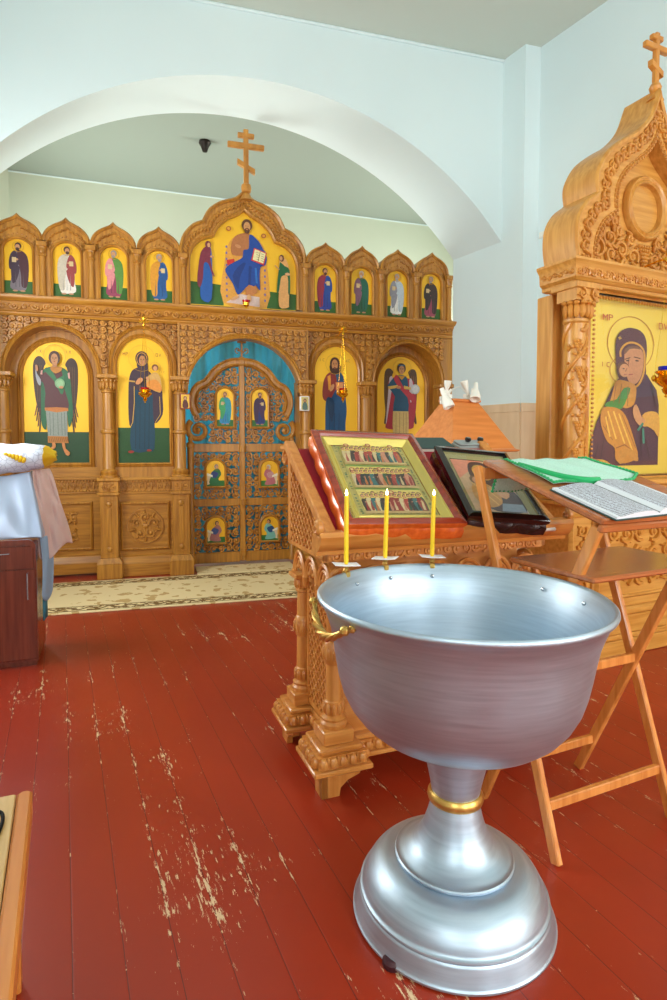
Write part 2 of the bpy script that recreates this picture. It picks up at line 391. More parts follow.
class Painting:
    """flat painted shapes on a panel facing -y; each layer sits a hair in front of the last"""
    def __init__(s, y, step=.00035): s.y = y; s.step = step; s.v = []; s.f = []; s.c = []; s.mp = lambda x, z: (x, z)
    def affine(s, px0, py0, px1, py1, u0, z1, u1, z0):
        s.mp = lambda x, y: (u0+(x-px0)/(px1-px0)*(u1-u0), z1+(y-py0)/(py1-py0)*(z0-z1))
    def poly(s, pts, c, mapped=True, sm=0):
        if sm: pts = smooth(pts, sm)
        s.y -= s.step; b = len(s.v)
        for p in pts:
            x, z = s.mp(*p) if mapped else p
            s.v.append((x, s.y, z))
        s.f.append(tuple(range(b, b+len(pts)))); s.c.append(lin(c))
    def ell(s, cx, cy, rx, ry, c, n=20, rot=0):
        s.poly([(cx+rx*cos(t)*cos(rot)-ry*sin(t)*sin(rot), cy+rx*cos(t)*sin(rot)+ry*sin(t)*cos(rot)) for t in [2*pi*k/n for k in range(n)]], c)
    def line(s, a, b, w, c):
        dx, dy = b[0]-a[0], b[1]-a[1]; l = sqrt(dx*dx+dy*dy) or 1; nx, ny = -dy/l*w/2, dx/l*w/2
        s.poly([(a[0]+nx,a[1]+ny),(b[0]+nx,b[1]+ny),(b[0]-nx,b[1]-ny),(a[0]-nx,a[1]-ny)], c)
    def path(s, pts, w, c):
        for a, b in zip(pts, pts[1:]): s.line(a, b, w, c)
    def ring(s, cx, cy, r, w, c, n=28, ry=None):
        ry = ry or r
        P = [(cx+r*cos(2*pi*k/n), cy+ry*sin(2*pi*k/n)) for k in range(n+1)]
        s.path(P, w, c); 
    def letters(s, txt, x, y, h, c):
        G = {'I': [((0,0),(0,1))], 'C': [((.6,0),(0,.1)),((0,.1),(0,.9)),((0,.9),(.6,1))], 'X': [((0,0),(.6,1)),((.6,0),(0,1))],
             'M': [((0,1),(0,0)),((0,0),(.35,.6)),((.35,.6),(.7,0)),((.7,0),(.7,1))], 'P': [((0,1),(0,0)),((0,0),(.55,.1)),((.55,.1),(.55,.45)),((.55,.45),(0,.5))],
             'O': [((0,0),(.6,0)),((.6,0),(.6,1)),((.6,1),(0,1)),((0,1),(0,0))], 'V': [((0,0),(.3,1)),((.3,1),(.6,0))]}
        for ch in txt:
            for a, b in G.get(ch, []): s.line((x+a[0]*h, y+a[1]*h), (x+b[0]*h, y+b[1]*h), h*.16, c)
            x += h
    def build(s, name, parent, label=None, M4=None):
        me = bpy.data.meshes.new(name); me.from_pydata(s.v, [], s.f)
        if M4 is not None: me.transform(M4)
        a = me.color_attributes.new('Col', 'FLOAT_COLOR', 'CORNER'); i = 0
        for p in me.polygons:
            for _ in range(p.loop_total):
                a.data[i].color = (*s.c[p.index], 1); i += 1
        me.materials.append(M['paint'])
        o = bpy.data.objects.new(name, me); COL.objects.link(o)
        if parent: o.parent = parent
        if label: o['label'] = label
        return o

def smooth(pts, n=4):
    out = []; m = len(pts)
    for i in range(m):
        p0, p1, p2, p3 = pts[i-1], pts[i], pts[(i+1) % m], pts[(i+2) % m]
        for k in range(n):
            t = k/n
            out.append(tuple(.5*((2*p1[j])+(-p0[j]+p2[j])*t+(2*p0[j]-5*p1[j]+4*p2[j]-p3[j])*t*t+(-p0[j]+3*p1[j]-3*p2[j]+p3[j])*t**3) for j in range(len(p1))))
    return out
def osmooth(pts, n=4):
    P = [pts[0]]+list(pts)+[pts[-1]]; out = []
    for i in range(1, len(P)-2):
        p0, p1, p2, p3 = P[i-1:i+3]
        for k in range(n):
            t = k/n
            out.append(tuple(.5*((2*p1[j])+(-p0[j]+p2[j])*t+(2*p0[j]-5*p1[j]+4*p2[j]-p3[j])*t*t+(-p0[j]+3*p1[j]-3*p2[j]+p3[j])*t**3) for j in range(len(p1))))
    out.append(tuple(pts[-1])); return out

def empty(name, loc, rz, label, cat, group=None):
    o = bpy.data.objects.new(name, None); COL.objects.link(o); o.location = loc; o.rotation_euler = (0, 0, rz)
    o.empty_display_size = .1
    o['label'] = label; o['category'] = cat
    if group: o['group'] = group
    return o
def tag(o, label, cat, group=None):
    o['label'] = label; o['category'] = cat
    if group: o['group'] = group
    return o
def struct(o): o['kind'] = 'structure'; return o

# --- carving
def spiral(mb, cx, cz, R, d, a0, y, th, turns=1.4, n=18, mi=0, leaves=True, k=5):
    P = []; rr = []
    for i in range(n+1):
        t = i/n; a = a0+d*turns*2*pi*t; r = R*(1-.86*t)
        P.append((cx+r*cos(a), y, cz+r*sin(a))); rr.append(th*(1-.45*t))
    mb.tube(P, rr, k, mi, True, 1.3)
    mb.blob((cx, y, cz), th*1.5, th*1.6, th*1.5, 6, mi)
    if leaves:
        for q in range(4):
            a = a0+d*(q*1.35+.3); r = R*.98
            mb.blob((cx+r*cos(a), y, cz+r*sin(a)), R*.30, th*1.2, R*.13, 6, mi, a+d*.7)
def scroll_fill(mb, x0, x1, z0, z1, cell, y, th, inside=None, mi=0, seed=1, leaves=True):
    rd = random.Random(seed); nx = max(1, round((x1-x0)/cell)); nz = max(1, round((z1-z0)/cell)); dx = (x1-x0)/nx; dz = (z1-z0)/nz
    for i in range(nx):
        for j in range(nz):
            cx = x0+dx*(i+.5); cz = z0+dz*(j+.5); R = min(dx, dz)*.5
            if inside and not inside(cx, cz, R*.62): continue
            d = 1 if (i+j) % 2 else -1
            spiral(mb, cx+rd.uniform(-1,1)*cell*.05, cz+rd.uniform(-1,1)*cell*.05, R*.92, d, rd.uniform(0, 6.28), y, th, leaves=leaves)
def arch_pts(cx, h, zs, zt, n=20, e=1.0):
    """round arch polyline from left to right, spring zs, top zt"""
    return [(cx-h*cos(pi*k/n), zs+(zt-zs)*sin(pi*k/n)**e) for k in range(n+1)]
def arched(cx, h, z0, zs, zt, n=20):
    return [(cx-h, z0)]+arch_pts(cx, h, zs, zt, n)+[(cx+h, z0)]
def ogee(cx, h, zs, zt, n=22):
    out = []
    for k in range(n+1):
        t = -1+2*k/n; x = sin(t*pi/2)
        z = zs+(zt-zs)*(.80*sqrt(max(0, 1-x*x))+.20*exp(-abs(x)/.16))
        if k == n//2: z = zt
        out.append((cx+x*h, z))
    return out

H = 1.3
# =================================================================== ROOM
def R24(u, v, z=0, th=24.): a = radians(th); return (u*cos(a)-v*sin(a), u*sin(a)+v*cos(a), z)
CEIL = 5.045
mb = MB(); mb.box(-9, 9, -5.5, 13, -.1, 0)
fl = struct(mb.build('floor', M['floor'], smooth=False))
mb = MB(); mb.box(-9, 9, -5.5, 13, CEIL, CEIL+.1)
struct(mb.build('ceiling', M['ceiling'], smooth=False))
def slab(name, p, q, z0, z1, t, mat, holes=(), smoothf=False):
    """wall from p to q (xy), thickness t to the left of p->q; holes = (s0,s1,z0,z1) rectangles"""
    p = Vector((p[0], p[1], 0)); q = Vector((q[0], q[1], 0)); L = (q-p).length; a = atan2(q.y-p.y, q.x-p.x)
    mb = MB(); s = 0
    for (s0, s1, a0, a1) in sorted(holes):
        mb.box(s, s0, 0, t, z0, z1); mb.box(s0, s1, 0, t, z0, a0); mb.box(s0, s1, 0, t, a1, z1); s = s1
    mb.box(s, L, 0, t, z0, z1)
    mb.xf(Matrix.Translation(p) @ Matrix.Rotation(a, 4, 'Z'))
    return mb.build(name, mat, smooth=smoothf)

FW = Vector((1.6666, 6.0748, 0)); A16 = radians(16); eA = Vector((cos(A16), sin(A16), 0)); nP = Vector((-sin(radians(30.8)), cos(radians(30.8)), 0))
E0 = Vector((1.8105, 5.8335, 0)); W0 = Vector((1.9672, 5.8784, 0))
# wall with the arch (front face plane through FW, extruded along nP)
T = .695; front = []; 
cxA, Rr, czA = -2.4, 3.03, 1.445
N_ = 110
ap = []
for k in range(N_+1):
    u = -4.8+4.8*k/N_; ap.append((u, czA+sqrt(max(0, Rr*Rr-(u-cxA)**2))))
mbA = MB()
def P3(u, z, t): 
    q = FW+eA*u+nP*t; return (q.x, q.y, z)
for t in (0, T):
    mbA.quadgrid([[P3(u, z, t) for u, z in ap], [P3(u, CEIL, t) for u, z in ap]])
    mbA.quadgrid([[P3(-8, 0, t), P3(-4.8, 0, t)], [P3(-8, CEIL, t), P3(-4.8, CEIL, t)]])
    mbA.quadgrid([[P3(0, 0, t), P3(3.2, 0, t)], [P3(0, CEIL, t), P3(3.2, CEIL, t)]])
full = [(-4.8, 0)]+ap+[(0, 0)]
mbA.quadgrid([[P3(u, z, 0) for u, z in full], [P3(u, z, T) for u, z in full]])
struct(mbA.build('wall_front', M['wall'], smooth=False))
# pilaster + right wall
mb = MB(); q2 = W0+nP*.4+eA*.1; b4 = [FW, E0, W0, q2]
mb.quadgrid([[(p.x, p.y, 0) for p in b4], [(p.x, p.y, CEIL) for p in b4]], True, 0, True)
struct(mb.build('trim_pilaster', M['wall'], smooth=False))
WE = W0-nP*9.5
struct(slab('wall_right', (WE.x, WE.y), (W0.x, W0.y), 0, CEIL, -.2, M['wall']))
# wainscot
def wains(name, p, q):
    d = (q-p).normalized(); a = atan2(d.y, d.x); L = (q-p).length
    mb = MB(); mb.box(0, L, -.0, .016, 0, 1.60); mb.box(0, L, 0, .024, 1.60, 1.685, 0, .004); mb.box(0, L, 0, .028, 0, .1, 0, .004)
    mb.xf(Matrix.Translation(p) @ Matrix.Rotation(a, 4, 'Z')); return struct(mb.build(name, M['wain'], smooth=False))
JB = FW+nP*T
wains('trim_1', E0, JB); wains('trim_2', W0, E0); wains('trim_3', WE, W0)
# cornice beading line on ceiling joints
def bead(name, p, q):
    mb = MB(); mb.tube([(p.x, p.y, CEIL-.012), (q.x, q.y, CEIL-.012)], .014, 6); return struct(mb.build(name, M['wall']))
nn = Vector((sin(A16), -cos(A16), 0))
bead('trim_4', FW-eA*6+nn*.01, FW+nn*.01)
# altar walls
B1 = Vector((-4.47, 8.44, 0)); bd = Vector((cos(radians(18.9)), sin(radians(18.9)), 0)); B2 = B1+bd*8.2
M['ceiling2'] = plain('sanctuary ceiling shade tone', (150,165,157), .9)  # grey tone, darkened below the nave ceiling to stand in for dimmer light
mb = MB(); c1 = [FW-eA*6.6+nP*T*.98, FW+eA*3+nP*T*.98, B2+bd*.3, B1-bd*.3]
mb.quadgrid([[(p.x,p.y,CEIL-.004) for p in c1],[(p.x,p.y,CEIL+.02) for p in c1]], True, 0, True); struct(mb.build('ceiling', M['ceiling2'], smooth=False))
struct(slab('wall_altar_back', B1, B2, 0, CEIL, .2, M['wall2']))
bead('trim_5', B1, B2)
LA = FW-eA*6.2+nP*T
struct(slab('wall_altar_left', LA, B1, 0, CEIL, .2, M['wall2']))
RA = FW+eA*2.2+nP*T
struct(slab('wall_altar_right', B2, RA, 0, CEIL, .2, M['wall2']))
# nave left and back walls with windows
uL = -1.16
vJ = -(-4.8)*0
LJ = FW-eA*4.9   # left jamb, front face
# left wall from LJ toward the camera side
lw0 = Vector(R24(uL, 5.4)); lw1 = Vector(R24(uL, -3.6))
holes = [(1.2, 2.4, 1.0, 3.3), (7.1, 8.4, 1.0, 3.4)]
struct(slab('wall_left', lw1, lw0, 0, CEIL, .25, M['wall'], holes))
bw1 = Vector(R24(6.4, -3.6))
hb = [(1.2, 2.5, .9, 3.3), (4.2, 5.5, .9, 3.3)]
struct(slab('wall_back', bw1, lw1, 0, CEIL, .25, M['wall'], hb))
# short return that joins the left wall to the arch wall
struct(slab('wall_left_return', lw0, LJ+eA*.05, 0, CEIL, .2, M['wall']))
wi = 0
def window(p, q, s0, s1, z0, z1, energy, color, size_scale=1.0):
    """window frame with glazing bars, and daylight entering through it"""
    global wi; wi += 1
    d = (q-p).normalized(); a = atan2(d.y, d.x); inn = Vector((d.y, -d.x, 0))
    mb = MB(); w = .05
    mb.box(s0, s1, .08, .14, z0, z0+w); mb.box(s0, s1, .08, .14, z1-w, z1)
    for x in (s0, (s0+s1)/2-w/2, s1-w): mb.box(x, x+w, .08, .14, z0, z1)
    zm = z0+(z1-z0)*.66; mb.box(s0, s1, .08, .14, zm, zm+w)
    mb.box(s0-.05, s1+.05, -.08, .1, z0-.05, z0)
    mb.xf(Matrix.Translation(p) @ Matrix.Rotation(a, 4, 'Z'))
    struct(mb.build('window_%d' % wi, M['white'], smooth=False))
    L = bpy.data.lights.new('window daylight', 'AREA'); L.shape = 'RECTANGLE'; L.size = (s1-s0)*.95; L.size_y = (z1-z0)*.95; L.energy = energy; L.color = color
    o = bpy.data.objects.new('window_daylight', L); COL.objects.link(o)
    c = p+d*((s0+s1)/2)-inn*.05+Vector((0,0,(z0+z1)/2)); o.location = c
    o.rotation_euler = Vector(inn).to_track_quat('-Z', 'Z').to_euler()
DAY = (1., .98, .94)
for h, e in zip(holes, (85, 105)): window(lw1, lw0, *h, e, DAY)
for h, e in zip(hb, (140, 85)): window(bw1, lw1, *h, e, DAY)
# fill lights added inside the sanctuary; its side walls have no windows
def area(loc, target, sx, sy, e, col, name):
    L = bpy.data.lights.new(name, 'AREA'); L.shape = 'RECTANGLE'; L.size = sx; L.size_y = sy; L.energy = e; L.color = col
    o = bpy.data.objects.new(name, L); COL.objects.link(o); o.location = loc
    o.rotation_euler = (Vector(target)-Vector(loc)).to_track_quat('-Z', 'Z').to_euler(); return o
area((-4.3, 7.2, 2.4), (0, 8.3, 2.6), 1.2, 1.8, 125, (1, 1, .93), 'altar_fill_light')
area((3.0, 9.3, 2.6), (0, 8.5, 2.6), 1.2, 1.8, 110, (1, .98, .9), 'altar_fill_light')
# ceiling fitting in the sanctuary
mb = MB(); mb.lathe([(.07, CEIL), (.075, CEIL-.03), (.05, CEIL-.07), (.03, CEIL-.13), (.0, CEIL-.14)], 0, 0, 14)
o = mb.build('ceiling_fitting', M['dark']); o.location = (-1.60, 7.65, 0); tag(o, 'small dark round fitting on the sanctuary ceiling behind the arch', 'ceiling fitting')
# switch on the right wall
mb = MB(); mb.box(-.03, .03, -.012, 0, -.03, .03, 0, .004); mb.box(-.018, .018, -.017, -.01, -.022, .022, 0, .002)
o = mb.build('wall_socket', M['white']); p = W0-nP*.05; o.location = (p.x, p.y, 3.28); o.rotation_euler = (0, 0, radians(30.8-90)); tag(o, 'tiny white switch box high on the right wall beside the icon case', 'switch')
# =================================================================== ICONOSTASIS
IO = (-.9707, 6.3798, 0); IA = radians(16)
ico = empty('iconostasis', IO, IA, 'long carved oak icon screen with gilded icons and small pointed gables behind the arch', 'icon screen')
def ibuild(mb, name, mat, parent=ico, **k): return mb.build(name, mat, parent, **k)
# --- backing of the lower tier and base
COLU = [-2.21, -1.31, -.645, .635, 1.29, 2.21]
def pedestal(u):
    mb = MB()
    mb.box(u-.115, u+.115, -.40, -.16, 0, .15, 0, .006); 
    mb.quadgrid([[(u-.115,-.40,.15),(u+.115,-.40,.15),(u+.115,-.16,.15),(u-.115,-.16,.15)],[(u-.088,-.375,.20),(u+.088,-.375,.20),(u+.088,-.16,.20),(u-.088,-.16,.20)]], True, 0, True)
    mb.box(u-.08, u+.08, -.37, -.16, .2, .80, 0, .004)
    mb.box(u-.022, u+.022, -.378, -.36, .32, .68, 0, .003)
    for z in (.285, .715): mb.blob((u, -.372, z), .026, .016, .026, 10)
    mb.strip([(u-.055,.24),(u+.055,.24),(u+.055,.76),(u-.055,.76)], [(u-.045,.25),(u+.045,.25),(u+.045,.75),(u-.045,.75)], -.376, -.36, 0, True)
    mb.box(u-.098, u+.098, -.39, -.16, .80, .83, 0, .004)
    mb.box(u-.088, u+.088, -.382, -.16, .83, .935, 0, .003)
    mb.box(u-.105, u+.105, -.40, -.16, .935, .968, 0, .006)
    o = ibuild(mb, 'pedestal', M['oak'])
    mb = MB()
    for d in (-1, 1): spiral(mb, u+d*.042, .882, .036, d, pi/2, -.384, .008, 1.2, 12, leaves=False)
    mb.blob((u, -.386, .875), .012, .012, .04, 6)
    ibuild(mb, 'carving', M['oakc'], o)
for u in COLU: pedestal(u)
def column(u, half=1):
    mb = MB(); v = -.285
    mb.lathe([(.085,.968),(.085,.985),(.07,.995),(.078,1.01),(.078,1.03),(.058,1.045),(.056,1.05),(.053,1.385),(.066,1.39),(.07,1.405),(.066,1.42),(.053,1.425),(.05,1.77),(.062,1.775),(.064,1.79),(.054,1.80),(.06,1.86),(.078,1.91)], u, v, 20)
    mb.box(u-.092, u+.092, v-.092, v+.1, 1.905, 1.945, 0, .006)
    o = ibuild(mb, 'column', M['oak'])
    mb = MB()
    for k in range(7):
        a = pi+pi*k/6
        mb.blob((u+.066*cos(a), v+.066*sin(a), 1.845), .018, .018, .045, 6)
        mb.blob((u+.078*cos(a), v+.078*sin(a), 1.885), .014, .014, .014, 5)
    ibuild(mb, 'capital', M['oakc'], o)
for u in COLU: column(u)
# --- bays
BAYS = [(-1.795, 'a'), (-.985, 'v'), (.97, 'v'), (1.788, 'a')]
EDG = {0: (-2.21, -1.31), 1: (-1.31, -.645), 2: (.635, 1.29), 3: (1.29, 2.21)}
for i, (c, k) in enumerate(BAYS):
    mb = MB()
    a, b = EDG[i]; a += .06; b -= .06
    yf = -.10 if k == 'a' else -.25
    mb.box(a, b, yf-.06, .1, 0 if k == 'v' else .02, .13, 0, .004)
    mb.quadgrid([[(a,yf-.06,.13),(b,yf-.06,.13)],[(a,yf-.03,.19),(b,yf-.03,.19)],[(a,yf,.20),(b,yf,.20)]])
    mb.box(a, b, yf, .1, .19, .80); mb.box(a, b, yf-.012, .1, .80, .82, 0, .003); mb.box(a, b, yf-.02, .1, .935, .965, 0, .004); mb.box(a, b, yf-.004, .1, .82, .935)
    mb.box(a, b, yf+.005, .1, .965, 1.06)
    ibuild(mb, 'lower_wall', M['oakx'], smooth=False, bevel=.002)
for i, (c, k) in enumerate(BAYS):
    yf = -.10 if k == 'a' else -.25; w = .21 if k == 'v' else .29
    mb = MB(); 
    R0 = [(c-w,.27),(c+w,.27),(c+w,.70),(c-w,.70)]
    mb.mould(R0, [(0,yf),(0,yf-.02),(-.008,yf-.026),(-.02,yf-.018),(-.026,yf)], 0, True)
    o = ibuild(mb, 'carved_panel', M['oak'])
    mb = MB(); zc = .485
    if k == 'v':
        mb.mould([(c+.165*cos(t), zc+.165*sin(t)) for t in [2*pi*q/32 for q in range(32)]], [(-.01,yf),(-.006,yf-.018),(.006,yf-.018),(.01,yf)], 0, True)
        mb.blob((c, yf-.005, zc), .03, .025, .03, 8)
        for q in range(5):
            a = pi/2+2*pi*q/5; spiral(mb, c+.085*cos(a), zc+.085*sin(a), .055, 1 if q % 2 else -1, a+pi, yf-.012, .014, 1.1, 14)
            a += pi/5; mb.blob((c+.125*cos(a), yf-.008, zc+.125*sin(a)), .038, .016, .014, 6, 0, a)
        mb.prism([(c+.16*cos(t), zc+.16*sin(t)) for t in [2*pi*q/32 for q in range(32)]], yf-.006, yf, 1)
    else:
        for q in range(4):
            a = pi/4+pi/2*q; spiral(mb, c+.10*cos(a), zc+.10*sin(a), .085, 1 if q % 2 else -1, a+pi, yf-.012, .016, 1.3, 18)
            spiral(mb, c+.20*cos(a), zc+.12*sin(a), .05, -1 if q % 2 else 1, a, yf-.012, .012, 1.2, 14)
        mb.blob((c, yf-.01, zc), .03, .03, .03, 8)
    ibuild(mb, 'rosette', [M['oakc'], M['oak']], o)
    mb = MB(); a, b = EDG[i]; a += .1; b -= .1; n = max(5, round((b-a)/.06))
    for q in range(n):
        x = a+(b-a)*(q+.5)/n; spiral(mb, x, .886, .024, 1 if q % 2 else -1, pi/2*(1 if q % 2 else 3), yf-.008, .007, 1.1, 10, leaves=False)
        mb.blob((x+(b-a)/n/2, yf-.008, .878), .009, .012, .042, 6)
    for q in range(n*2):
        x = a+(b-a)*(q+.5)/(n*2); mb.blob((x, yf-.008, .925), .010, .012, .014, 6); mb.blob((x, yf-.008, .83), .008, .01, .008, 5)
    ibuild(mb, 'carved_band', M['oakc'])

def arched_panel(mb, cx, half, z0, zs, zt, x0, x1, zb, ztop, y0, y1, mi=0, n=20):
    """flat wall piece x0..x1, zb..ztop with an arched hole"""
    A = arch_pts(cx, half, zs, zt, n)
    mb.strip(A, [(p[0], ztop) for p in A], y0, y1, mi)
    if x0 < cx-half: mb.box(x0, cx-half, y0, y1, zb, ztop, mi)
    if x1 > cx+half: mb.box(cx+half, x1, y0, y1, zb, ztop, mi)
    if z0 > zb: mb.box(cx-half, cx+half, y0, y1, zb, z0, mi)
ZS = 2.475
# deep backs (recessed deacon-door fields) and arched front wall
mb = MB()
for i, (c, k) in enumerate(BAYS):
    a, b = EDG[i]
    if k == 'a':
        arched_panel(mb, c, .40, .965, 1.93, 2.385, a, b, 1.02, ZS, -.27, -.22)
        # reveal of the deep arch
        A = arched(c, .40, .965, 1.93, 2.385); mb.quadgrid([[(p[0],-.22,p[1]) for p in A],[(p[0],-.06,p[1]) for p in A]])
        arched_panel(mb, c, .295, 1.10, 1.93, 2.27, c-.42, c+.42, .96, 2.42, -.06, 0)
    else:
        arched_panel(mb, c, .245, 1.10, 2.04, 2.318, a, b, .965, ZS, -.25, -.18)
arched_panel(mb, 0, .575, 0, 1.79, 2.35, -.645, .635, 1.79, ZS, -.29, -.12, n=28)
mb.box(-.70, -.59, -.24, .05, .0, 1.95); mb.box(.575, .69, -.24, .05, .0, 1.95)
mb.box(-2.31, -2.21, -.27, .08, 0, ZS); mb.box(2.21, 2.325, -.27, -.18, 0, ZS); mb.box(2.21, 2.29, -.2, .08, 0, ZS)
for u in (-1.31, 1.29): mb.box(u-.05, u+.05, -.24, .05, 0, ZS)
ibuild(mb, 'arcade_wall', M['oak'])
# arch mouldings
prof = lambda y, w: [(-.004, y+.03), (-.004, y-.012), (w*.3, y-.024), (w*.6, y-.012), (w*.75, y-.02), (w, y-.012), (w, y+.02)]
def arch_mould(c, h, z0, zs, zt, y, w, name='arch_moulding', base=True, parent=None):
    mb = MB(); P = arched(c, h, z0, zs, zt, 24)
    if base: P = [(c-h, z0)]+arch_pts(c, h, zs, zt, 24)+[(c+h, z0)]; mb.mould(P+[], prof(y, w), 0, True, 1)
    else: mb.mould(P, prof(y, w), 0, False, 1)
    return ibuild(mb, name, M['oak'], parent or ico)
for i, (c, k) in enumerate(BAYS):
    if k == 'a':
        arch_mould(c, .40, 1.93, 1.935, 2.385, -.27, .04, base=False)
        arch_mould(c, .293, 1.10, 1.93, 2.27, -.06, .045)
    else:
        arch_mould(c, .285, 1.93, 2.06, 2.40, -.25, .03, base=False)
        arch_mould(c, .243, 1.10, 2.04, 2.318, -.245, .035)
arch_mould(0, .57, 1.79, 1.80, 2.35, -.29, .05, base=False)
# spandrel carving
mb = MB()
def out_arch(cx, h, zs, zt):
    return lambda x, z, r: not (abs(x-cx) < h+r*.8 and (z < zs or ((x-cx)/(h+r*.8))**2+((z-zs)/(zt-zs+r*.8))**2 < 1))
for i, (c, k) in enumerate(BAYS):
    a, b = EDG[i]; h, zs, zt = (.45, 1.93, 2.43) if k == 'a' else (.33, 2.06, 2.44)
    f = out_arch(c, h, zs, zt)
    for sd in (-1, 1):
        mb = MB(); scroll_fill(mb, a, b, 1.95, ZS-.015, .066, -.285 if k == 'a' else -.262, .0135, lambda x, z, r, f=f: f(x, z, r*.35) and (x-c)*sd >= 0, seed=i+3)
        ibuild(mb, 'spandrel_carving', M['oakc'])
mb = MB(); f = out_arch(0, .62, 1.79, 2.39)
scroll_fill(mb, -.635, .625, 1.95, ZS-.02, .066, -.302, .014, lambda x, z, r: f(x, z, r*.3), seed=33)
for s0, s1 in ((-.66, -.64), (.63, .65)): mb.box(s0, s1, -.31, -.27, 1.95, ZS)
mb.box(-.66, .65, -.305, -.27, 2.44, ZS)
ibuild(mb, 'spandrel_carving', M['oakc'])
# cornice with running scroll
mb = MB(); P = [(-2.32, ZS-.02), (2.29, ZS-.02)]
mb.quadgrid([[(x, y, z) for x in (-2.32, 2.29)] for y, z in ((-.2,2.455),(-.30,2.455),(-.315,2.475),(-.315,2.485),(-.335,2.492),(-.37,2.57),(-.385,2.575),(-.40,2.59),(-.41,2.605),(-.41,2.62),(-.1,2.625))])
for x in (-2.32, 2.29): mb.face([(x, y, z) for y, z in ((-.2,2.455),(-.30,2.455),(-.315,2.475),(-.315,2.485),(-.335,2.492),(-.37,2.57),(-.385,2.575),(-.40,2.59),(-.41,2.605),(-.41,2.62),(-.1,2.625))])
cor = ibuild(mb, 'cornice', M['oakx'])
mb = MB(); n = 52
for q in range(n):
    x = -2.30+4.57*(q+.5)/n; spiral(mb, x, 2.532, .034, 1, pi if q % 2 == 0 else 0, -.357, .0095, 1.2, 12, leaves=False)
    mb.blob((x+.044, -.357, 2.532+(.02 if q % 2 else -.02)), .018, .012, .009, 6, 0, .8)
ibuild(mb, 'scroll_frieze', M['oakc'], cor)

# --- upper tier
SM = [(-2.055,-2.27,-1.85), (-1.645,-1.85,-1.435), (-1.235,-1.435,-1.025), (-.822,-1.025,-.62), (.840,.64,1.07), (1.240,1.07,1.455), (1.645,1.455,1.86), (2.045,1.86,2.26)]
PAL = [((74,34,44),(60,40,60),(120,110,120),(70,40,30)), ((200,190,170),(150,60,60),(230,225,215),(80,50,30)), ((90,140,60),(220,140,140),(150,60,90),(150,140,130)), ((216,150,40),(30,80,140),(30,90,150),(160,150,140)),
       ((150,40,60),(30,70,150),(40,60,150),(90,50,30)), ((30,100,80),(130,90,110),(40,90,60),(190,180,170)), ((190,205,215),(150,150,160),(235,235,230),(170,160,150)), ((60,44,40),(50,40,34),(160,70,90),(150,140,130))]
def saint(P, cx, z0, h, pal, rd, kneel=False, step=True):
    """standing robed figure; x to the right, z up, metres"""
    cloak, side, under, hair = pal; s = h
    d = rd.choice((-1, 1))
    def q(pts, c, sm=3): P.poly([(cx+d*x*s, z0+y*s) for x, y in pts], c, True, sm)
    q([(-.13,.06),(-.15,.3),(-.13,.6),(-.16,.72),(-.09,.82),(.06,.83),(.14,.76),(.15,.55),(.14,.3),(.16,.08),(.0,.03)], under)
    q([(-.15,.12),(-.19,.45),(-.17,.72),(-.08,.83),(.02,.83),(.0,.6),(-.04,.35),(-.05,.12)], cloak)
    q([(.05,.83),(.14,.77),(.18,.6),(.16,.45),(.04,.52),(-.02,.60)], side)
    q([(-.02,.50),(.08,.55),(.14,.46),(.12,.18),(.04,.25)], side)
    for k in range(3): P.poly([(cx+d*s*(-.09+k*.07), z0+s*.10), (cx+d*s*(-.08+k*.07), z0+s*.45), (cx+d*s*(-.075+k*.07), z0+s*.10)], tuple(int(c*.7) for c in under))
    P.ell(cx-d*.07*s, z0+.025*s, .05*s, .018*s, (190,140,100), 10); P.ell(cx+d*.07*s, z0+.025*s, .05*s, .018*s, (190,140,100), 10)
    P.ell(cx+d*.03*s, z0+.66*s, .03*s, .022*s, (200,150,110), 8)
    P.poly([(cx+d*.04*s,z0+.60*s),(cx+d*.12*s,z0+.60*s),(cx+d*.12*s,z0+.70*s),(cx+d*.04*s,z0+.70*s)], (214,190,140))
    P.ring(cx, z0+.915*s, .105*s, .008*s, (206,150,40), 18)
    P.ell(cx, z0+.93*s, .062*s, .07*s, hair, 12); P.ell(cx+d*.008*s, z0+.905*s, .046*s, .06*s, (196,142,98), 12)
    P.ell(cx+d*.012*s, z0+.865*s, .036*s, .034*s, hair, 10)
GREEN = (44,96,24)
rd = random.Random(4)
